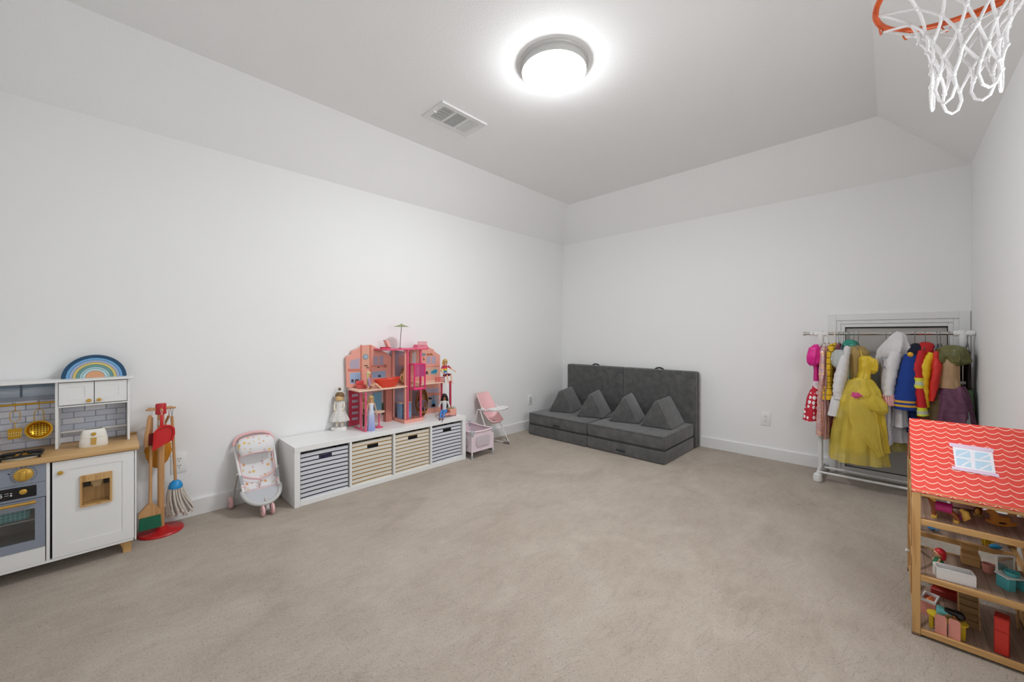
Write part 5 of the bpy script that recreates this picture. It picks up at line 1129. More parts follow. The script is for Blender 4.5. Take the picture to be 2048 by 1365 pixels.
# 2 sequinned tulle dress
def sequin(c):
    v = c.vor(38, rnd=.4); col = c.ramp(c.noise(30, 2), [(.3, '#f2cfae'), (.45, '#f2c095'), (.55, '#e9c9c9'), (.7, '#8f7fc0')]); return c.mix(v.lt(.46), '#d5a8a4', col)
M_SEQ = mat('iridescent_sequins', sequin, .3, .15)
g = Gm('sequin_dress', 'pale pink tulle dress with large iridescent sequins', 'dress', 2.955, math.radians(-9), M_HANGW, .11)
g.body('bodice', [(-.10, .014, .05), (-.14, .030, .11), (-.30, .030, .115), (-.42, .03, .125)], M_SEQ, .06, 6, oy=-.04, ox=-.006)
g.body('skirt', [(-.415, .03, .125), (-.60, .034, .145), (-.76, .038, .155), (-.84, .04, .155)], M_SEQ, .09, 9, oy=-.04, ox=-.010, cap=False)
g.body('tulle_overlay', [(-.11, .012, .08), (-.30, .016, .12), (-.60, .020, .145), (-.86, .024, .155)], mat('blush_tulle', '#d3a39c', .7, alpha=.8, var=.1, bump=.5, bs=40), .16, 9, oy=-.045, ox=.030, cap=False)
# 3 yellow plaid
def plaid(c): return c.mix(((c.y*18+c.x*18).fr().lt(.09)).m('MAXIMUM', (c.z*20).fr().lt(.09)), '#e2b520', '#3a3118')
g = Gm('plaid_jacket', 'yellow plaid jacket with black checks hanging by pink sequin dress', 'jacket', 3.000, math.radians(-6), M_HANGW, .12)
M_PLAID = mat('yellow_plaid', plaid, .8, bump=.3, bs=30)
g.body('body', [(-.08, .010, .03), (-.11, .026, .09), (-.30, .024, .13), (-.50, .026, .13), (-.60, .028, .13)], M_PLAID, .06, 6, cap=False)
g.sleeve([(0, -.09, -.10), (-.006, -.14, -.16), (-.012, -.155, -.32), (-.014, -.155, -.44)], [.030, .030, .026, .024], M_PLAID)
g.body('cuff', [(-.43, .022, .024), (-.48, .032, .036), (-.54, .035, .038)], M_PLAID, .12, 7, oy=-.155, ox=-.014, cap=False)
# 4 multicolour lace dress
g = Gm('lace_dress', 'dark multicoloured lace dress with teal hem beside yellow plaid jacket', 'dress', 3.025, math.radians(-8), M_STEEL, .12)
def lace4(c): return c.ramp((c.z+.92)*1.14+(c.noise(30, 3)-.5)*.35, [(.0, '#1d7a66'), (.14, '#1d7a66'), (.2, '#a8444f'), (.35, '#8f4a60'), (.5, '#2c3a66'), (.62, '#8f3f5c'), (.78, '#2d5a4a'), (.95, '#c2566e')])
g.body('body', [(-.09, .012, .05), (-.14, .026, .11), (-.45, .026, .13), (-.70, .030, .15), (-.90, .034, .155)], mat('mixed_lace', lace4, .75, bump=.9, bs=110), .13, 8, cap=False)
# 5 silver sleeve dress
g = Gm('silver_dress', 'silver grey satin dress with puffed sleeve', 'dress', 3.055, math.radians(-4), M_STEEL, .12)
M_SILV = cloth('silver_satin', '#b4b9b7', .3, bump=.7, bs=40)
g.body('body', [(-.10, .012, .05), (-.14, .024, .11), (-.45, .024, .12), (-.72, .03, .12)], cloth('steel_blue_satin', '#5f6f86', .5), .07, 7, cap=False)
g.body('puff_sleeve', [(-.13, .020, .016), (-.155, .042, .036), (-.21, .050, .046), (-.255, .040, .036), (-.285, .022, .02), (-.33, .014, .014)], M_SILV, .16, 6, oy=-.155, ox=-.006)
# 6 teal hood
g = Gm('teal_cape', 'shiny teal green hooded cape between silver dress and white coat', 'cape', 3.092, 0, M_STEEL, .10, drop=.065)
g.body('hood', [(-.05, .016, .03), (-.062, .040, .05), (-.09, .052, .07), (-.13, .046, .08), (-.20, .026, .10)], cloth('teal_satin', '#1f8a76', .3, bump=.6), .09, 6, ox=.004)
g.body('body', [(-.19, .026, .10), (-.40, .026, .13), (-.66, .03, .14)], cloth('teal_satin', '#1f8a76', .3, bump=.6), .08, 7, cap=False)
# 7 white coat with sleeve
M_WC = cloth('white_cotton', '#dcd9d9', .8, .04, bump=.6, bs=22)
g = Gm('white_coat', 'white cotton coat with long sleeve left of yellow gown', 'coat', 3.084, math.radians(-2), M_STEEL, .13)
g.body('body', [(-.10, .010, .05), (-.14, .028, .12), (-.35, .030, .14), (-.55, .03, .14), (-.66, .032, .15)], M_WC, .07, 6, cap=False)
g.sleeve([(.006, -.09, -.12), (-.006, -.165, -.19), (-.026, -.185, -.33), (-.040, -.20, -.45), (-.036, -.20, -.52)], [.030, .038, .048, .048, .046], M_WC)
g.body('cuff_fold', [(-.50, .046, .042, -.036), (-.54, .048, .044, -.042), (-.66, .050, .046, -.058)], M_WC, .06, 5, oy=-.19, cap=False)
# 8 tan vest
g = Gm('tan_vest', 'khaki tan vest hanging behind the yellow ball gown', 'vest', 3.118, math.radians(12), M_HANGG, .13, drop=.07)
g.body('body', [(-.09, .016, .045), (-.11, .056, .10), (-.15, .080, .125), (-.40, .080, .13), (-.58, .08, .135)], cloth('khaki_twill', '#a98e56', .85, .12), .05, 5, cap=False, ox=.012)
g.sleeve([(-.068, -.085, -.15), (-.072, -.11, -.22), (-.068, -.115, -.32), (-.056, -.11, -.37)], [.006, .010, .010, .006], cloth('dark_brown_trim', '#5a3c1e', .8), name='armhole_trim')
# 9 yellow ball gown
def ygold(c): return c.mix(c.noise(9, 3), '#cfa81c', '#eccf3e')
M_YSAT = mat('yellow_satin', ygold, .32, bump=.5, bs=40); M_YTUL = mat('yellow_organza', lambda c: c.mix(c.noise(11, 3), '#d2b02a', '#ecd552'), .55, alpha=.84, bump=.4, bs=60)
M_YTUL2 = mat('yellow_organza_thin', lambda c: c.mix(c.noise(9, 3), '#cdb03a', '#e8d25c'), .65, alpha=.64, bump=.3, bs=50)
g = Gm('yellow_ball_gown', 'puffy yellow ball gown with pink rose on the front of rack', 'dress', 3.146, math.radians(10), M_STEEL, .08, drop=.08, slope=.03)
YO = -.175
for s_ in (-.03, .04):
    bm = B(); tube(bm, [(0, s_, -.10), (.0, YO*.5+s_, -.14), (.0, YO+s_*.9, -.19)], .0035, 6); g.t.part('strap', bm, M_YSAT)
g.body('bodice', [(-.175, .024, .026, .004), (-.195, .036, .040, .004), (-.25, .036, .048), (-.31, .036, .048, -.004), (-.38, .044, .054, -.014)], M_YSAT, .07, 5, oy=YO, ox=.018)
g.body('sleeve_ruffle', [(-.180, .012, .016, -.022), (-.20, .030, .034, -.010), (-.24, .038, .036), (-.285, .034, .030, .002), (-.31, .012, .012)], M_YSAT, .14, 5, oy=YO-.012, ox=.056)
g.body('underskirt', [(-.42, .070, .075), (-.60, .105, .105), (-.75, .125, .12), (-.89, .135, .13)], M_YSAT, .09, 9, oy=YO, ox=.012, cap=False, n=64)
g.body('overskirt', [(-.36, .055, .060), (-.46, .095, .092), (-.60, .128, .12), (-.75, .148, .14), (-.90, .163, .155), (-.99, .170, .16)], M_YTUL2, .07, 11, oy=YO, ox=-.026, cap=False, n=72)
g.body('upper_flounce', [(-.345, .046, .054), (-.37, .068, .066), (-.42, .098, .085), (-.47, .112, .10), (-.50, .108, .098)], M_YTUL, .10, 7, oy=YO, ox=.0, cap=False, n=60)
g.body('hip_swag', [(-.435, .075, .075, -.006), (-.475, .115, .105, .0), (-.53, .140, .125, .008), (-.575, .142, .126, .012), (-.60, .128, .115, .012)], M_YTUL, .08, 6, oy=YO, ox=-.004, cap=False, n=60)
bm = B(); R = []
for i in range(13):
    f = i/12; w_ = .024+.060*math.sin(PI*min(1, f*1.1))*(1-.25*f); cx_, cz_ = -.075+.155*f, -.50-.40*f; yy = YO-.132-.030*f
    R.append([(cx_+w_*u*.85, yy-.010*math.cos(u*PI/2)-.004*math.sin(u*9+f*6), cz_+w_*u*.45) for u in [-1+2*j/10 for j in range(11)]])
loft(bm, R, cap=False, closed=False); rumple(bm, 3, .006); g.t.part('sash', bm, M_YTUL2, ang=80)
bm = B()
for i in range(16):
    a = i*2.4; r_ = .004+.0013*i; ell(bm, (-.050+r_*math.cos(a)*1.3, YO-.128-.004*(16-i)/16, -.468+r_*math.sin(a)*.8), (.010, .005, .008), 8, 5)
g.t.part('rose', bm, mat('rose_pink', '#d9508a', .6))
# 10 long white apron/coat
g = Gm('long_white_coat', 'long white cotton coat with grey loop right of yellow gown', 'coat', 3.310, math.radians(0), M_STEEL, .12, drop=.085)
g.body('body', [(-.15, .010, .03), (-.20, .024, .09), (-.30, .030, .13), (-.60, .034, .14), (-.76, .038, .15), (-.84, .038, .155)], cloth('white_cotton_lilac', '#cfcad0', .85, .05, bump=.6, bs=22), .09, 6, ox=.0, oy=-.055, cap=False)
bm = B(); tube(bm, [(-.006, -.095, -.14), (-.024, -.15, -.18), (-.028, -.17, -.22), (-.016, -.172, -.255), (.008, -.17, -.265), (.014, -.17, -.24), (.004, -.12, -.15)], .0055, 8); g.t.part('grey_loop', bm, cloth('grey_tube', '#8f8f94', .5))
# pale skirt layer visible under the coats
g = Gm('white_tulle_skirt', 'pale grey skirt with yellow tulle hem under the white coats', 'skirt', 3.345, 0, M_STEEL, .12)
g.body('skirt', [(-.30, .03, .10), (-.50, .055, .12), (-.70, .072, .13), (-.825, .078, .13)], cloth('pale_grey_cotton', '#bcb8ba', .85, .06), .07, 5, cap=False, ox=.02, oy=.02)
g.body('tulle_hem', [(-.80, .07, .12), (-.87, .085, .135), (-.90, .09, .135)], mat('olive_tulle', '#b0a24a', .8, alpha=.7), .06, 6, cap=False, ox=-.01, oy=.04)
# 11 white chef coat, red gingham cuff
g = Gm('white_hooded_coat', 'white coat with gathered hood and red gingham cuff on rack', 'coat', 3.372, math.radians(-6), M_HANGW, .13, drop=.07)
g.body('gathered_hood', [(.012, .012, .014, .014), (-.012, .034, .035, .016), (-.05, .054, .065, .008), (-.09, .076, .085, .0), (-.13, .088, .09, -.010), (-.19, .080, .085, -.026), (-.25, .060, .07, -.036), (-.30, .034, .05, -.04)], M_WC, .17, 7, oy=-.07)
g.body('body', [(-.12, .012, .05), (-.16, .04, .12), (-.40, .044, .14), (-.58, .05, .145), (-.70, .055, .15)], M_WC, .07, 6, cap=False, ox=.02)
g.sleeve([(.010, -.10, -.13), (-.004, -.165, -.21), (-.018, -.18, -.36), (-.026, -.185, -.47)], [.044, .050, .042, .038], M_WC)
def ging(c): return c.mix((((c.x+c.y)*90).fr().lt(.5)+(c.z*90).fr().lt(.5))*.5, '#c8282c', '#eee0dd')
g.sleeve([(-.026, -.186, -.455), (-.028, -.187, -.54)], [.0415, .044], mat('red_gingham', ging, .8), 'cuff')
# 12 blue captain jacket
def capt(c): return c.mix((((c.z+.535)/.030).fr().lt(.5))*c.z.gt(-.535)*c.z.lt(-.476), '#123a8c', '#dca834')
g = Gm('blue_captain_jacket', 'royal blue jacket with two gold cuff stripes and navy shoulders', 'jacket', 3.468, math.radians(-8), M_STEEL, .13, drop=.075)
M_BLU = mat('royal_blue_felt', capt, .85, bump=.3, bs=40)
g.body('body', [(-.11, .012, .05), (-.15, .030, .11), (-.40, .040, .14), (-.60, .044, .14), (-.74, .046, .145)], cloth('navy_felt', '#14306f', .9), .06, 6, cap=False, ox=.01)
g.body('shoulders', [(-.075, .012, .03), (-.09, .034, .07), (-.13, .046, .115), (-.18, .050, .135), (-.22, .040, .13)], cloth('dark_navy_felt', '#0e1730', .9), .05, 5, oy=-.035, ox=.008)
g.sleeve([(-.006, -.155, -.16), (-.016, -.185, -.26), (-.024, -.195, -.40), (-.028, -.20, -.56)], [.032, .044, .054, .062], M_BLU, flat=.8, n=24)
bm = B(); ell(bm, (-.004, -.186, -.155), (.017, .006, .019), 14, 6); g.t.part('gold_button', bm, mat('gold_button', '#d8a42e', .35, .5))
# 13 red firefighter coat
def fire(c):
    z = c.z; band = z.gt(-.395)*z.lt(-.32); core = z.gt(-.372)*z.lt(-.345); b2 = z.gt(-.60)*z.lt(-.53); c2 = z.gt(-.578)*z.lt(-.553)
    return c.mix(core+c2, c.mix(band+b2, '#c41a20', '#dfe03a'), '#c9cdb8')
g = Gm('red_firefighter_coat', 'red firefighter coat with yellow reflective bands', 'coat', 3.522, math.radians(-6), M_STEEL, .13, drop=.07)
M_FIRE = mat('red_reflective', fire, .7, bump=.25, bs=40)
g.body('body', [(-.065, .016, .03), (-.08, .042, .07), (-.12, .058, .11), (-.20, .054, .14), (-.45, .046, .145), (-.64, .05, .15)], M_FIRE, .06, 6, cap=False)
g.sleeve([(-.012, -.12, -.14), (-.028, -.175, -.24), (-.022, -.19, -.38), (-.006, -.195, -.52), (.0, -.195, -.59)], [.034, .038, .038, .036, .036], M_FIRE)
# 14 yellow red blue costume
g = Gm('colour_block_costume', 'yellow, red and blue colour block costume beside firefighter coat', 'costume', 3.582, math.radians(-10), M_HANGG, .12, drop=.075)
g.body('yoke', [(-.095, .014, .03), (-.115, .034, .08), (-.18, .040, .12), (-.23, .034, .12)], cloth('bright_blue_satin', '#1e62b0', .5), .06, 5)
g.sleeve([(-.008, -.125, -.15), (-.038, -.168, -.23), (-.044, -.178, -.37), (-.036, -.178, -.53)], [.026, .034, .034, .024], cloth('bright_yellow_satin', '#e8c21f', .5), 'yellow_panel')
g.sleeve([(.014, -.12, -.14), (.016, -.165, -.22), (.008, -.178, -.35), (-.006, -.178, -.48)], [.026, .032, .030, .018], cloth('bright_red_satin', '#d42a22', .5), 'red_panel')
g.body('body', [(-.22, .03, .11), (-.45, .034, .13), (-.70, .04, .14)], cloth('tawny_cloth', '#a8842a', .8), .06, 6, cap=False)
# 15 olive and tan fairy dress, purple tulle
M_PUR = mat('plum_tulle', lambda c: c.mix(c.noise(14, 3, dist=1.5), '#4a2440', '#8a5a74'), .75, alpha=.9, bump=.9, bs=24)
g = Gm('fairy_dress', 'tan fairy dress with olive ruffles and plum tulle skirt', 'dress', 3.640, math.radians(-4), M_HANGG, .10, drop=.07)
YF = -.10
g.body('olive_ruffle', [(-.085, .03, .04), (-.105, .066, .07), (-.15, .080, .085), (-.20, .074, .08), (-.225, .045, .05)], mat('olive_satin', lambda c: c.mix(c.noise(16, 3, dist=1), '#3a3b1a', '#86854e'), .4, bump=1.0, bs=34), .20, 6, oy=YF, ox=.012)
g.body('bodice', [(-.18, .040, .05), (-.24, .052, .055), (-.32, .052, .055), (-.385, .056, .06)], cloth('tan_satin', '#b0906a', .45, bump=.6, bs=26), .07, 5, oy=YF-.02, ox=-.002)
g.body('plum_skirt', [(-.37, .058, .07), (-.42, .078, .09), (-.50, .092, .10), (-.60, .094, .11), (-.70, .094, .11)], M_PUR, .14, 7, oy=YF, ox=.014, cap=False, n=60)
g.body('brown_tulle', [(-.38, .06, .07), (-.48, .085, .09), (-.62, .105, .10), (-.70, .105, .10)], mat('brown_tulle', '#75643f', .8, alpha=.62, var=.15), .10, 9, oy=YF+.02, ox=-.062, cap=False, n=60)
# small dark costume with a pink hand puppet end
g = Gm('black_costume', 'small black costume between colour block costume and fairy dress', 'costume', 3.598, math.radians(-10), M_STEEL, .10)
g.body('body', [(-.12, .010, .04), (-.18, .022, .09), (-.34, .024, .11), (-.42, .022, .10)], cloth('black_velvet', '#14161c', .9), .06, 6)
# 16 green tulle at the right end
g = Gm('green_tulle_skirt', 'dark green tulle skirt at right end of the rack', 'skirt', 3.728, 0, M_STEEL, .10)
g.body('waist', [(-.12, .010, .05), (-.30, .012, .08), (-.40, .014, .09)], cloth('dark_brown_satin', '#2d231c', .6), .05, 6)
g.body('skirt', [(-.39, .014, .09), (-.48, .022, .10), (-.62, .028, .11), (-.74, .028, .11)], mat('forest_tulle', lambda c: c.mix(c.noise(10, 3), '#2c4a24', '#56784a'), .8, alpha=.85, bump=.6, bs=30), .10, 9, oy=-.04, cap=False)
g.body('pale_tulle', [(-.54, .012, .02), (-.64, .024, .05), (-.74, .026, .06)], mat('pale_teal_tulle', '#b9cfc8', .8, alpha=.6), .12, 5, oy=-.14, ox=-.02, cap=False)
# ================================================================== wooden dollhouse by the right wall
HX0, HX1, HY0, HY1 = 3.398, 3.742, -2.220, -1.610
EZ, RDY, RDZ = .584, -1.915, .821
L1, L2, L3 = .022, .247, .470
M_PINE = wood('pine_upright', '#cfa268', '#b38048', 'z', 1.4); M_PINEX = wood('pine_beam', '#cfa268', '#b38048', 'x', 1.4); M_PINEY = wood('pine_rail', '#cfa268', '#b38048', 'y', 1.4)
def plankf(c): return c.mix(((c.x*30).fr().lt(.05)), c.ramp(c.noise(2.4, 4, (22, 1.4, 1)), [(.35, '#87705f'), (.6, '#a58b79')]), '#66513f')
M_PLANK = mat('printed_planks', plankf, .5)
t = T('wooden_dollhouse', 'open wooden dollhouse with red scalloped roof against the right wall', 'dollhouse', ((HX0+HX1)/2, (HY0+HY1)/2, 0), world=True)
def bxp(name, m, *a, bev=.0015, parent=None): bm = B(); box(bm, *a, bev); return t.part(name, bm, m, parent)
PW = .024
for x in (HX0, HX1-PW):
    for y in (HY0, HY1-PW): bxp('corner_post', M_PINE, x, x+PW, y, y+PW, .0105, EZ)
    bxp('middle_post', M_PINE, x+.003, x+PW-.003, -1.935, -1.905, .022, EZ-.0002)
    for z in (.0105, L2-.022, L3-.022, EZ-.020):
        bxp('side_rail', M_PINEY, x+.004, x+PW-.004, HY0+PW+.0002, -1.9352, z+.0003, z+.0215); bxp('side_rail', M_PINEY, x+.004, x+PW-.004, -1.9048, HY1-PW-.0002, z+.0003, z+.0215)
    for z0_, z1_ in ((.034, L2-.024), (L2+.001, L3-.024)):
        for ya, yb in ((HY0+PW, -1.936), (-1.904, HY1-PW)):
            bm = B(); xm = x+PW/2; tube(bm, [(xm, ya+.002, z0_+.004), (xm, yb-.002, z1_-.004)], .005, 6); tube(bm, [(xm, yb-.002, z0_+.004), (xm, ya+.002, z1_-.004)], .005, 6); t.part('side_lattice', bm, M_PINEY)
    for y in (HY0, HY1-PW): bm = B(); box(bm, x-.001, x+PW+.001, y-.001, y+PW+.001, 0, .0102, .001); t.part('foot_block', bm, mat('walnut_block', '#7a604c', .6))
for y in (HY0, HY1-.014):
    for z in (.0105, L2-.022, L3-.022, EZ-.022): bxp('front_beam' if y == HY0 else 'rear_beam', M_PINEX, HX0+PW+.0002, HX1-PW-.0002, y, y+.014, z, z+.022)
bxp('floor_board', M_PLANK, HX0+PW+.0002, HX1-PW-.0002, HY0+.0142, -1.80, .012, L1, bev=0)
for z in (L2, L3): bxp('floor_board', M_PLANK, HX0+PW+.0002, HX1-PW-.0002, HY0+.0142, -1.92, z-.010, z, bev=0); bxp('floor_board', M_PLANK, HX0+PW+.0002, HX1-PW-.0002, -1.74, HY1-.0145, z-.010, z, bev=0)
bxp('edge_rail', M_PINEX, HX0+PW+.0002, HX1-PW-.0002, -1.9198, -1.910, L2-.012, L2+.004); bxp('edge_rail', M_PINEX, HX0+PW+.0002, HX1-PW-.0002, -1.752, -1.7402, L2-.012, L2+.012)
bm = B(); lathe(bm, [(.0005, HX0-.012), (.006, HX0-.011), (.008, HX0-.006), (.005, HX0+.003)], (0, -1.78, .16), 12, 'x'); t.part('side_knob', bm, mat('white_knob', '#e8e2dc', .4))
# stairs (each tread its own piece) and partition
sx0, sx1 = 3.540, 3.590
for x in (sx0-.004, sx1): bm = B(); prism(bm, [(-2.052, L1+.0003), (-2.040, L1+.0003), (-1.926, L2-.0005), (-1.938, L2-.0005)], 'x', x, x+.004); st = t.part('stair_stringer', bm, M_PINE)
for i in range(10):
    f = (i+.5)/10; y = -2.046+.113*f; z = L1+(L2-L1)*f
    bm = B(); box(bm, sx0, sx1-.0003, y-.007, y+.007, z-.0111, z+.0111, .001); t.part('stair_tread', bm, wood('stair_wood', '#a98a5c', '#8a6c42', 'x', 1.5), st)
for a in ((3.700, 3.706, -1.93, -1.918), (3.700, 3.706, -2.12, -2.108)): bxp('partition_post', M_PINE, *a, L1+.0003, L2-.0105)
bm = B(); tube(bm, [(3.703, -2.105, L1+.01), (3.703, -1.932, L2-.02)], .005, 6); t.part('partition_brace', bm, M_PINE)
# roof panels
def slope(y0, z0, y1, z1, th):
    d_ = Vector((0, y1-y0, z1-z0)).normalized(); n_ = Vector((0, -d_.z, d_.y)); n_ = n_ if n_.z > 0 else -n_
    bm = B(); loft(bm, [[(x, y0, z0), (x, y1, z1), (x, y1+n_.y*th, z1+n_.z*th), (x, y0+n_.y*th, z0+n_.z*th)] for x in (HX0-.001, HX1+.001)]); return bm
DZ = RDZ-EZ; SLEN = math.hypot(DZ, RDY-HY0)
def scallop(c):
    v = (c.z*-1+RDZ)/DZ*14; u = ((c.x+((HX0+HX1)/2-HX0))/.0362).fr()*2-1
    ln = (v-(u*u*-1+1)*.45).fr().lt(.13); return c.mix(ln, '#e2483c', '#f7d3bf')
M_ROOF = mat('red_scallop_print', scallop, .45)
TH = .010
ny, nz = -DZ/SLEN, (RDY-HY0)/SLEN       # outward normal of the front slope
oy, oz = -ny*TH, -nz*TH
rf = t.part('roof_panel', slope(HY0-.004+oy, EZ-.006+oz+.0, RDY+oy, RDZ+oz, TH), M_ROOF, smooth=False)
rb = t.part('roof_panel', slope(HY1+.004, EZ-.006+oz, RDY-oy*0+.0002, RDZ+oz, TH), M_ROOF, smooth=False)
for y0, nm in ((HY0, 1), (HY1, -1)):
    pass
for x in (HX0+.002, HX1-.010):
    bm = B(); e_ = .016; prism(bm, [(HY0+PW, EZ), (RDY, RDZ-.030), (HY1-PW, EZ), (HY1-PW-.05, EZ), (RDY, RDZ-.068), (HY0+PW+.05, EZ)], 'x', x, x+.008); t.part('gable_frame', bm, M_PINEY, smooth=False)
# printed skylight on the front slope, laid as thin pieces
def onroof(px, py):
    n_ = Vector((0, ny, nz)); A = Vector((HX0, RDY, RDZ)); d_ = FV+RV*((px-1024)/FPX)+Vector((0, 0, -(py-HORIZON)/FPX)); return CV+d_*((A-CV).dot(n_)/d_.dot(n_))
def rpiece(name, pts, lift, m, parent=None):
    bm = B(); n_ = Vector((0, ny, nz)); P_ = [onroof(*p_) for p_ in pts]; loft(bm, [[p_+n_*(lift-.0006) for p_ in P_], [p_+n_*lift for p_ in P_]]); return t.part(name, bm, m, parent, smooth=False)
M_LAV = mat('lavender_print', '#dcc4d8', .5); M_WHP = mat('white_roof_print', '#e6e4ea', .5); M_PANE = mat('blue_pane_print', '#b7d3e4', .4)
rpiece('skylight_frame', [(1905, 894), (1985, 906), (1992, 951), (1911, 936)], .0010, M_WHP, rf)
rpiece('skylight_lintel', [(1898, 886), (1986, 899), (1988, 906), (1899, 893)], .0014, M_LAV, rf)
rpiece('skylight_sill', [(1903, 933), (1997, 949), (1999, 956), (1904, 939)], .0014, M_LAV, rf)
for pts in (((1911, 903), (1914, 900), (1937, 902), (1940, 906), (1941, 917), (1912, 913)), ((1912, 916), (1941, 921), (1943, 936), (1914, 931)), ((1949, 907), (1953, 905), (1976, 908), (1979, 912), (1981, 922), (1950, 918)), ((1950, 922), (1982, 927), (1984, 943), (1951, 938))):
    rpiece('skylight_pane', pts, .0014, M_PANE, rf)
for pts in (((1914, 912), (1936, 903), (1938, 905), (1918, 913)), ((1922, 931), (1941, 921), (1942, 924), (1927, 933)), ((1958, 918), (1979, 910), (1980, 913), (1962, 919)), ((1958, 939), (1982, 928), (1983, 931), (1964, 940))): rpiece('pane_glint', pts, .0017, M_WHP, rf)
# ------------------------------------------------------------------ toys inside
TG = 'small toys inside the wooden dollhouse'
def P0(z, px, py): p_ = on('z', z, px, py); return p_.x, p_.y
E_ = .0004
M_TYEL = mat('toy_yellow', '#e0c02c', .45); M_TPNK = mat('toy_pink', '#e3988a', .5); M_TRED = mat('toy_red', '#cf3328', .45); M_TTEAL = mat('toy_teal', '#54b0b4', .45); M_TWHT = mat('toy_white', '#e9e6e3', .45)
q_ = T('toy_cupboard', 'tall red toy cupboard on lowest floor of wooden dollhouse', 'cupboard', (3.633, -2.155, L1+E_), math.radians(-10), TG)
bm = B(); box(bm, -.018, .018, -.024, .024, 0, .135, .0015); q_.part('body', bm, M_TRED)
for z0_, z1_ in ((.004, .084), (.087, .131)): bm = B(); box(bm, -.016, .016, -.026, -.0242, z0_, z1_, .0006); q_.part('door', bm, mat('toy_red_door', '#d93a2e', .45))
q_ = T('toy_dining_table', 'yellow half round toy table on lowest floor of wooden dollhouse', 'table', (3.497, -2.152, L1+E_), math.radians(-8), TG)
bm = B(); prism(bm, [(.056*math.cos(a), .034*math.sin(a)) for a in [2*PI*i/24 for i in range(24)]], 'z', .052, .058); q_.part('table_top', bm, M_TYEL)
for x, y in ((-.042, -.014), (.042, -.014), (-.042, .014), (.042, .014)): bm = B(); box(bm, x-.006, x+.006, y-.004, y+.004, 0, .0519, .001); q_.part('leg', bm, M_TYEL)
for k_, (x, lab) in enumerate(((3.478, 'salmon pink toy chair on the left in front of yellow table'), (3.5135, 'salmon pink toy chair on the right in front of yellow table'))):
    q_ = T('toy_chair', lab, 'chair', (x, -2.194, L1+E_), math.radians(-8), TG)
    bm = B(); prism(bm, [(-.0155, 0), (.0155, 0), (.0155, .076), (.011, .082), (-.011, .082), (-.0155, .076)], 'y', -.0095, -.0045); q_.part('backrest', bm, M_TPNK)
    bm = B(); box(bm, -.0145, .0145, -.0044, .006, .026, .031); q_.part('seat', bm, M_TPNK)
    for sx in (-.012, .012): bm = B(); box(bm, sx-.0022, sx+.0022, .0015, .0055, 0, .0259); q_.part('leg', bm, M_TPNK)
q_ = T('toy_bed_box', 'salmon pink toy crib box with white rim behind yellow table', 'toy crib', (3.456, -2.035, L1+E_), math.radians(-12), TG)
bm = B(); grid_holes(bm, 'z', .0, .055, -.022, .022, -.038, .038, [(-.018, .018, -.034, .034)]); box(bm, -.018, .018, -.034, .034, 0, .03); q_.part('body', bm, M_TPNK, smooth=False)
bm = B(); grid_holes(bm, 'z', .0552, .066, -.023, .023, -.039, .039, [(-.0175, .0175, -.0335, .0335)]); q_.part('rim', bm, M_TWHT, smooth=False)
q_ = T('toy_fish', 'tiny orange toy fish lying in the pink crib box', 'toy fish', (3.455, -2.045, L1+.0312), .5, TG)
bm = B(); ell(bm, (0, 0, .022), (.017, .011, .0125)); q_.part('body', bm, mat('orange_toy', '#d9702c', .4))
bm = B(); prism(bm, [(.014, .022), (.028, .034), (.028, .012)], 'y', -.002, .002); q_.part('tail', bm, mat('orange_toy', '#d9702c', .4))
bm = B(); prism(bm, [(-.004, .033), (.008, .033), (.006, .042)], 'y', -.0015, .0015); q_.part('fin', bm, mat('orange_toy', '#d9702c', .4))
q_ = T('toy_sofa', 'dark red toy sofa at back of the lowest floor', 'sofa', (3.515, -1.845, L1+E_), math.radians(-10), TG)
bm = B(); box(bm, -.046, .046, -.02, .02, 0, .028, .004); q_.part('seat', bm, mat('toy_dark_red', '#9c2a20', .5)); bm = B(); box(bm, -.046, .046, .010, .022, .0282, .062, .004); q_.part('backrest', bm, mat('toy_dark_red', '#9c2a20', .5))
def figurine(label, loc, rz, hair, dress, lying=False, skin='#d9a57c', hl=.6):
    f_ = T('toy_figurine', label, 'figurine', loc, rz, TG)
    if lying: f_.e.rotation_euler = (0, PI/2*.97, rz)
    bm = B(); loft(bm, [ring((0, 0, z), a, a, 18) for z, a in ((0, .017), (.004, .019), (.02, .016), (.034, .011), (.04, .008))]); f_.part('dress', bm, mat('fig_'+dress[1:], dress, .4))
    bm = B(); ell(bm, (0, 0, .054), (.0155, .0155, .0165)); hd = f_.part('head', bm, mat('fig_skin'+skin[1:], skin, .4))
    for s_ in (-1, 1): bm = B(); ell(bm, (.0135, s_*.0055, .056), (.0022, .002, .0026), 8, 5); f_.part('eye', bm, M_DARK, hd)
    bm = B(); ell(bm, (-.005, 0, .060), (.0175, .0185, .0165)); loft(bm, [ring((-.011, 0, .062-.05*hl*i/5), .012*(1-.05*i), .0175*(1-.04*i*i/3), 14) for i in range(6)]); f_.part('hair', bm, mat('fig_hair'+hair[1:], hair, .35), hd)
    for s_ in (-1, 1): bm = B(); tube(bm, [(0, s_*.010, .036), (.006, s_*.016, .026), (.012, s_*.014, .018)], .0038, 8); f_.part('arm', bm, mat('fig_skin'+skin[1:], skin, .4))
    return f_
figurine('toy figurine with red hair and green dress on middle floor', (*P0(L2, 1877, 1134), L2+E_), math.radians(200), '#c8202a', '#1d7a52')
figurine('toy figurine with black hair lying on the yellow table', (3.470, -2.150, L1+.0588+.018), math.radians(-12), '#15110f', '#6fc2c2', True, '#a8714a', .8)
q_ = T('toy_bathtub', 'white rectangular toy bathtub at front of the middle floor', 'bathtub', (3.513, -2.172, L2+E_), math.radians(8), TG)
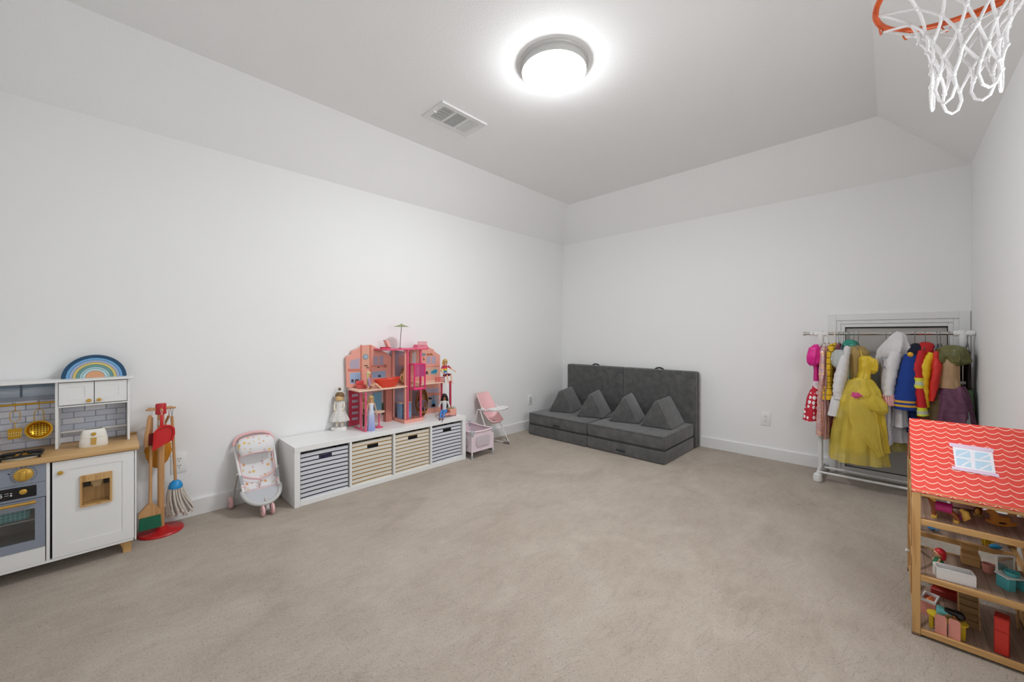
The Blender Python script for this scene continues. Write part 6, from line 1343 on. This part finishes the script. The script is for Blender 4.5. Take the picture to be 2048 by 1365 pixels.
bm = B(); grid_holes(bm, 'z', .0, .040, -.052, .052, -.026, .026, [(-.047, .047, -.021, .021)]); box(bm, -.047, .047, -.021, .021, 0, .012); q_.part('basin', bm, M_TWHT, smooth=False)
bm = B(); tube(bm, [(u, v, .040) for u, v in rrect(.050, .024, .006)], .003, 6, closed=True); q_.part('rim', bm, M_TWHT)
q_ = T('toy_vanity', 'teal toy vanity with round basin and white mirror', 'vanity', (3.662, -2.105, L2+E_), math.radians(35), TG)
bm = B(); box(bm, -.030, -.006, -.022, .022, 0, .045, .001); q_.part('cabinet', bm, M_TTEAL); bm = B(); box(bm, .020, .030, -.022, .022, 0, .045, .001); q_.part('cabinet', bm, M_TTEAL)
bm = B(); box(bm, -.034, .034, -.025, .025, .0453, .050, .001); q_.part('worktop', bm, M_TWHT)
bm = B(); lathe(bm, [(.001, .0505), (.017, .0505), (.020, .056), (.021, .066), (.018, .066), (.016, .055), (.001, .054)], (0, -.002, 0), 20); q_.part('basin', bm, M_TTEAL)
bm = B(); grid_holes(bm, 'y', .020, .024, -.030, .030, .0503, .115, [(-.025, .025, .056, .109)]); mf = q_.part('mirror_frame', bm, M_TWHT, smooth=False)
bm = B(); box(bm, -.025, .025, .021, .0225, .056, .109); q_.part('mirror', bm, mat('toy_mirror', '#cfc6be', .08, .8), mf, smooth=False)
bm = B(); lathe(bm, [(.001, 0), (.013, 0), (.016, .02), (.017, .034), (.014, .034), (.012, .006), (.001, .006)], (3.617, -2.005, L2+E_), 18); single('toy_basket', bm, M_TPNK, 'round salmon pink toy basket beside the teal vanity', 'basket', TG)
bm = B(); box(bm, 3.548, 3.600, -1.990, -1.945, L2+E_, L2+.045, .002); box(bm, 3.550, 3.598, -1.945, -1.938, L2+.002, L2+.07, .002); single('toy_bench', bm, M_PINEX, 'plain wooden toy bench in the middle floor centre', 'bench', TG)
q_ = T('toy_chair', 'yellow toy chair at back of the middle floor', 'chair', (3.650, -1.70, L2+E_), .2, TG)
bm = B(); box(bm, -.014, .014, .008, .013, 0, .09, .001); q_.part('backrest', bm, M_TYEL); bm = B(); box(bm, -.014, .014, -.014, .0078, .03, .036, .001); q_.part('seat', bm, M_TYEL)
for sx in (-.011, .011): bm = B(); box(bm, sx-.002, sx+.002, -.013, -.009, 0, .0299); q_.part('leg', bm, M_TYEL)
q_ = T('toy_bird', 'bright blue toy bird with folded wings on edge rail', 'toy bird', (3.665, -1.80+.05, L2+.0125), .4, TG)
bm = B(); ell(bm, (0, 0, .009), (.022, .010, .009)); q_.part('body', bm, mat('toy_cyan', '#2a8fc0', .4))
for s_ in (-1, 1): bm = B(); ell(bm, (.006, s_*.008, .012), (.016, .003, .006)); q_.part('wing', bm, mat('toy_cyan', '#2a8fc0', .4))
bm = B(); cyl(bm, (-.020, 0, .011), (-.030, 0, .010), .003, .0006, 8); q_.part('beak', bm, mat('orange_toy', '#d9702c', .4))
q_ = T('toy_dolphin', 'shiny blue toy dolphin at far left of the middle floor', 'toy dolphin', (3.478, -1.665, L2+E_), 1.9, TG)
bm = B(); loft(bm, [ring((x, 0, .012+dz), .001, 1, 3)[:0] or [(x, r_*math.cos(a), .013+dz+r_*math.sin(a)) for a in [2*PI*i/12 for i in range(12)]] for x, r_, dz in ((-.03, .003, .004), (-.018, .008, .0), (0, .0125, .0), (.016, .010, .002), (.026, .006, .002), (.034, .003, .0))]); q_.part('body', bm, mat('dolphin_blue', '#3f8cc4', .25))
bm = B(); prism(bm, [(-.004, .024), (.008, .024), (-.006, .034)], 'y', -.0015, .0015); q_.part('fin', bm, mat('dolphin_blue', '#3f8cc4', .25))
bm = B(); prism(bm, [(-.028, -.012), (-.040, -.014), (-.034, 0), (-.040, .014), (-.028, .012)], 'z', .016, .019); q_.part('tail', bm, mat('dolphin_blue', '#3f8cc4', .25))
# toy pony with pink blanket
M_PONY = mat('pony_brown', '#8f4a1e', .5, var=.1); M_MANE = mat('pony_mane', '#d9a848', .6, var=.12)
def pony(label, loc, rz, s=1.0):
    h_ = T('toy_pony', label, 'toy horse', loc, rz, TG); h_.e.scale = (s,)*3
    J = dict(pelvis=(-.026, 0, .046), mid=(0, 0, .045), chest=(.026, 0, .048), neck=(.038, 0, .064), poll=(.046, 0, .080), muzzle=(.062, 0, .070))
    Rr = dict(pelvis=.0165, mid=.0155, chest=.0165, neck=.010, poll=.0095, muzzle=.0065); Ed = [('pelvis', 'mid'), ('mid', 'chest'), ('chest', 'neck'), ('neck', 'poll'), ('poll', 'muzzle')]
    for s_, y in (('l', .011), ('r', -.011)):
        J['fk'+s_] = (.030, y, .026); J['ff'+s_] = (.028, y, .004); J['hk'+s_] = (-.026, y, .028); J['hh'+s_] = (-.034, y, .016); J['hf'+s_] = (-.030, y, .004)
        for q__, r_ in (('fk', .007), ('ff', .006), ('hk', .008), ('hh', .006), ('hf', .006)): Rr[q__+s_] = r_
        Ed += [('chest', 'fk'+s_), ('fk'+s_, 'ff'+s_), ('pelvis', 'hk'+s_), ('hk'+s_, 'hh'+s_), ('hh'+s_, 'hf'+s_)]
    skin_body(h_, J, Ed, Rr, M_PONY)
    bm = B(); loft(bm, [[(x, (.0205+.001*math.sin(3*x*100))*math.sin(a), .046+.0205*math.cos(a)) for a in [math.radians(-125+250*i/14) for i in range(15)]] for x in (-.020, -.01, 0, .012, .024)], cap=False, closed=False); h_.part('blanket', bm, mat('magenta_blanket', '#b81f6c', .5, bump=.5))
    bm = B(); tube(bm, [(.058, 0, .088), (.046, .004, .092), (.034, .008, .080), (.024, .010, .066)], [.006, .009, .010, .004], 10); h_.part('mane', bm, M_MANE)
    bm = B(); tube(bm, [(-.040, 0, .054), (-.052, 0, .046), (-.056, 0, .028), (-.050, 0, .012)], [.006, .011, .012, .003], 10); h_.part('tail', bm, M_MANE)
    for s_ in (-1, 1):
        bm = B(); cyl(bm, (.044, s_*.007, .086), (.043, s_*.009, .100), .004, .001, 8); h_.part('ear', bm, M_PONY)
        bm = B(); ell(bm, (.053, s_*.0085, .078), (.002, .0018, .0024), 8, 5); h_.part('eye', bm, M_DARK)
        for x in (.028, -.030): bm = B(); lathe(bm, [(.0068, 0), (.0085, .001), (.0078, .011), (.006, .012)], (x, s_*.011, 0), 10); h_.part('hoof', bm, M_MANE)
    return h_
pony('brown toy pony with magenta blanket on top floor', (3.490, -2.160, L3+E_), math.radians(172), 1.0)
q_ = T('toy_rocking_horse', 'orange flat wooden toy rocking horse on top floor', 'rocking horse', (3.640, -2.085, L3+E_), math.radians(22), TG)
M_ORW = mat('orange_wood', '#c8812e', .5, var=.08)
bm = B(); n = 14; outer = [(-.040+.080*i/n, .004*((2*i/n-1)**2)*2.2) for i in range(n+1)]
prism(bm, outer+[(.040, .016), (.022, .018), (.020, .036), (.004, .034), (-.010, .036), (-.016, .052), (-.024, .060), (-.040, .050), (-.036, .042), (-.028, .042), (-.026, .018), (-.040, .016)], 'y', -.007, .007); q_.part('silhouette', bm, M_ORW)
bm = B(); prism(bm, [(-.012+.024*.5*(1+math.cos(a)), .012+.004*math.sin(a)) for a in [2*PI*i/14 for i in range(14)]], 'y', -.0073, .0073); q_.part('slot', bm, mat('slot_dark', '#3c2412', .8))
q_ = T('toy_bed', 'pale pink toy bed at back of the top floor', 'bed', (3.553, -1.962, L3+E_), math.radians(6), TG)
bm = B(); box(bm, -.036, .036, -.018, .018, .004, .024, .004); q_.part('mattress', bm, mat('pale_pink_fabric', '#dcb3a6', .7)); bm = B(); box(bm, -.040, -.0362, -.02, .02, 0, .036, .001); q_.part('headboard', bm, M_TWHT); bm = B(); box(bm, .0362, .040, -.02, .02, 0, .026, .001); q_.part('footboard', bm, M_TWHT)
pony('small golden toy pony beside the rocking horse', (3.592, -2.005, L3+E_), math.radians(80), .55)
bm = B()
for i in range(6): a = i*PI/3; ell(bm, (3.532+.006*math.cos(a), -2.128+.006*math.sin(a), L3+.010+.004*(i % 2)), (.005, .005, .009), 8, 5)
single('toy_flower', bm, mat('toy_magenta', '#c0559a', .5), 'tiny magenta toy flower in front of the pony', 'toy flower', TG)

# ================================================================== basketball hoop on the right wall
HZ, HCX, HCY, HR = 2.27, 3.513, -2.684, .213
M_RIM = mat('orange_rim', '#d2571c', .35, var=.03)
t = T('basketball_hoop', 'orange basketball rim with white rope net high on right wall', 'basketball hoop', (HCX, HCY, HZ))
bm = B(); tube(bm, [(HR*math.cos(2*PI*i/56), HR*math.sin(2*PI*i/56), 0) for i in range(56)], .0085, 12, closed=True); rim = t.part('rim', bm, M_RIM)
bm = B(); prism(bm, [(-.28, -.20), (.28, -.20), (.28, .195), (-.28, .195)], 'x', W-HCX-.022, W-HCX-.001); bb = t.part('backboard', bm, mat('white_backboard', '#e6e6e4', .3))
bm = B(); grid_holes(bm, 'x', W-HCX-.0235, W-HCX-.0222, -.12, .12, .01, .16, [(-.105, .105, .025, .145)]); t.part('target_square', bm, M_RIM, bb, smooth=False)
bm = B(); box(bm, HR-.012, W-HCX-.0222, -.05, .05, -.05, .008, .002)
for s_ in (-1, 1): tube(bm, [(W-HCX-.03, s_*.06, -.018), (HR*math.cos(.9)*1.0, s_*HR*math.sin(.9), -.016), (HR*math.cos(1.45), s_*HR*math.sin(1.45)*.99, -.013)], .0075, 8)
t.part('bracket', bm, M_RIM)
NH = 12; HA = [2*PI*(i+.35)/NH for i in range(NH)]
for a in HA:
    bm = B(); c_, s_ = math.cos(a), math.sin(a); tg_ = Vector((-s_, c_, 0)); o_ = Vector((HR*c_, HR*s_, -.006))
    tube(bm, [o_-tg_*.016, o_-tg_*.010+Vector((0, 0, -.010)), o_-tg_*.005+Vector((0, 0, -.022)), o_+Vector((0, 0, -.026)), o_+tg_*.005+Vector((0, 0, -.022)), o_+tg_*.010+Vector((0, 0, -.010)), o_+tg_*.016], .0022, 6); t.part('net_hook', bm, M_RIM, rim)
# net: diamonds knotted at each level; hangs slightly twisted
LEV = [(-.028, .207), (-.080, .135), (-.135, .100), (-.190, .083), (-.245, .077), (-.300, .074), (-.36, .076)]
rng = random.Random(3)
def npt(l, i):
    z, r_ = LEV[l]; a = HA[0]+2*PI*(i+(l % 2)*.5)/NH+.05*l
    j_ = .009*min(1, l); return Vector((r_*math.cos(a)+rng.uniform(-j_, j_)-.003*l, r_*math.sin(a)+rng.uniform(-j_, j_), z+rng.uniform(-.008, .008)*min(1, l)))
PTS = [[npt(l, i) for i in range(NH)] for l in range(len(LEV))]
bm = B(); RRP = .0040
for l in range(len(LEV)-2):
    for i in range(NH):
        a_ = PTS[l][i]; nb = (PTS[l+1][i], PTS[l+1][(i-1) % NH] if l % 2 == 0 else PTS[l+1][(i+1) % NH])
        for b_ in nb:
            m_ = a_.lerp(b_, .5); out_ = Vector((m_.x, m_.y, 0)).normalized()*-.004; tube(bm, [a_, a_.lerp(b_, .3)+out_*.8, a_.lerp(b_, .7)+out_*.8, b_], RRP, 7)
L_ = len(LEV)-2
for i in range(0, NH):
    a_, b_ = PTS[L_][i], PTS[L_][(i+1) % NH]
    if i % 2 == 0:
        dz = rng.uniform(.05, .085); m_ = a_.lerp(b_, .5)
        tube(bm, [a_, a_.lerp(b_, -.12)+Vector((0, 0, -dz*.5)), a_.lerp(b_, .12)+Vector((0, 0, -dz*.95)), m_+Vector((0, 0, -dz*1.08)), a_.lerp(b_, .88)+Vector((0, 0, -dz*.9)), a_.lerp(b_, 1.12)+Vector((0, 0, -dz*.45)), b_], RRP, 7)
net = t.part('net', bm, mat('white_rope', '#eceaea', .8, var=.04, bump=.5, bs=300), kind='stuff')
bm = B()
for l in range(1, len(LEV)-1):
    for i in range(NH): ell(bm, PTS[l][i], (.0062, .0062, .008), 8, 5)
t.part('net_knots', bm, mat('white_rope', '#eceaea', .8, var=.04, bump=.5, bs=300), net, kind='stuff')
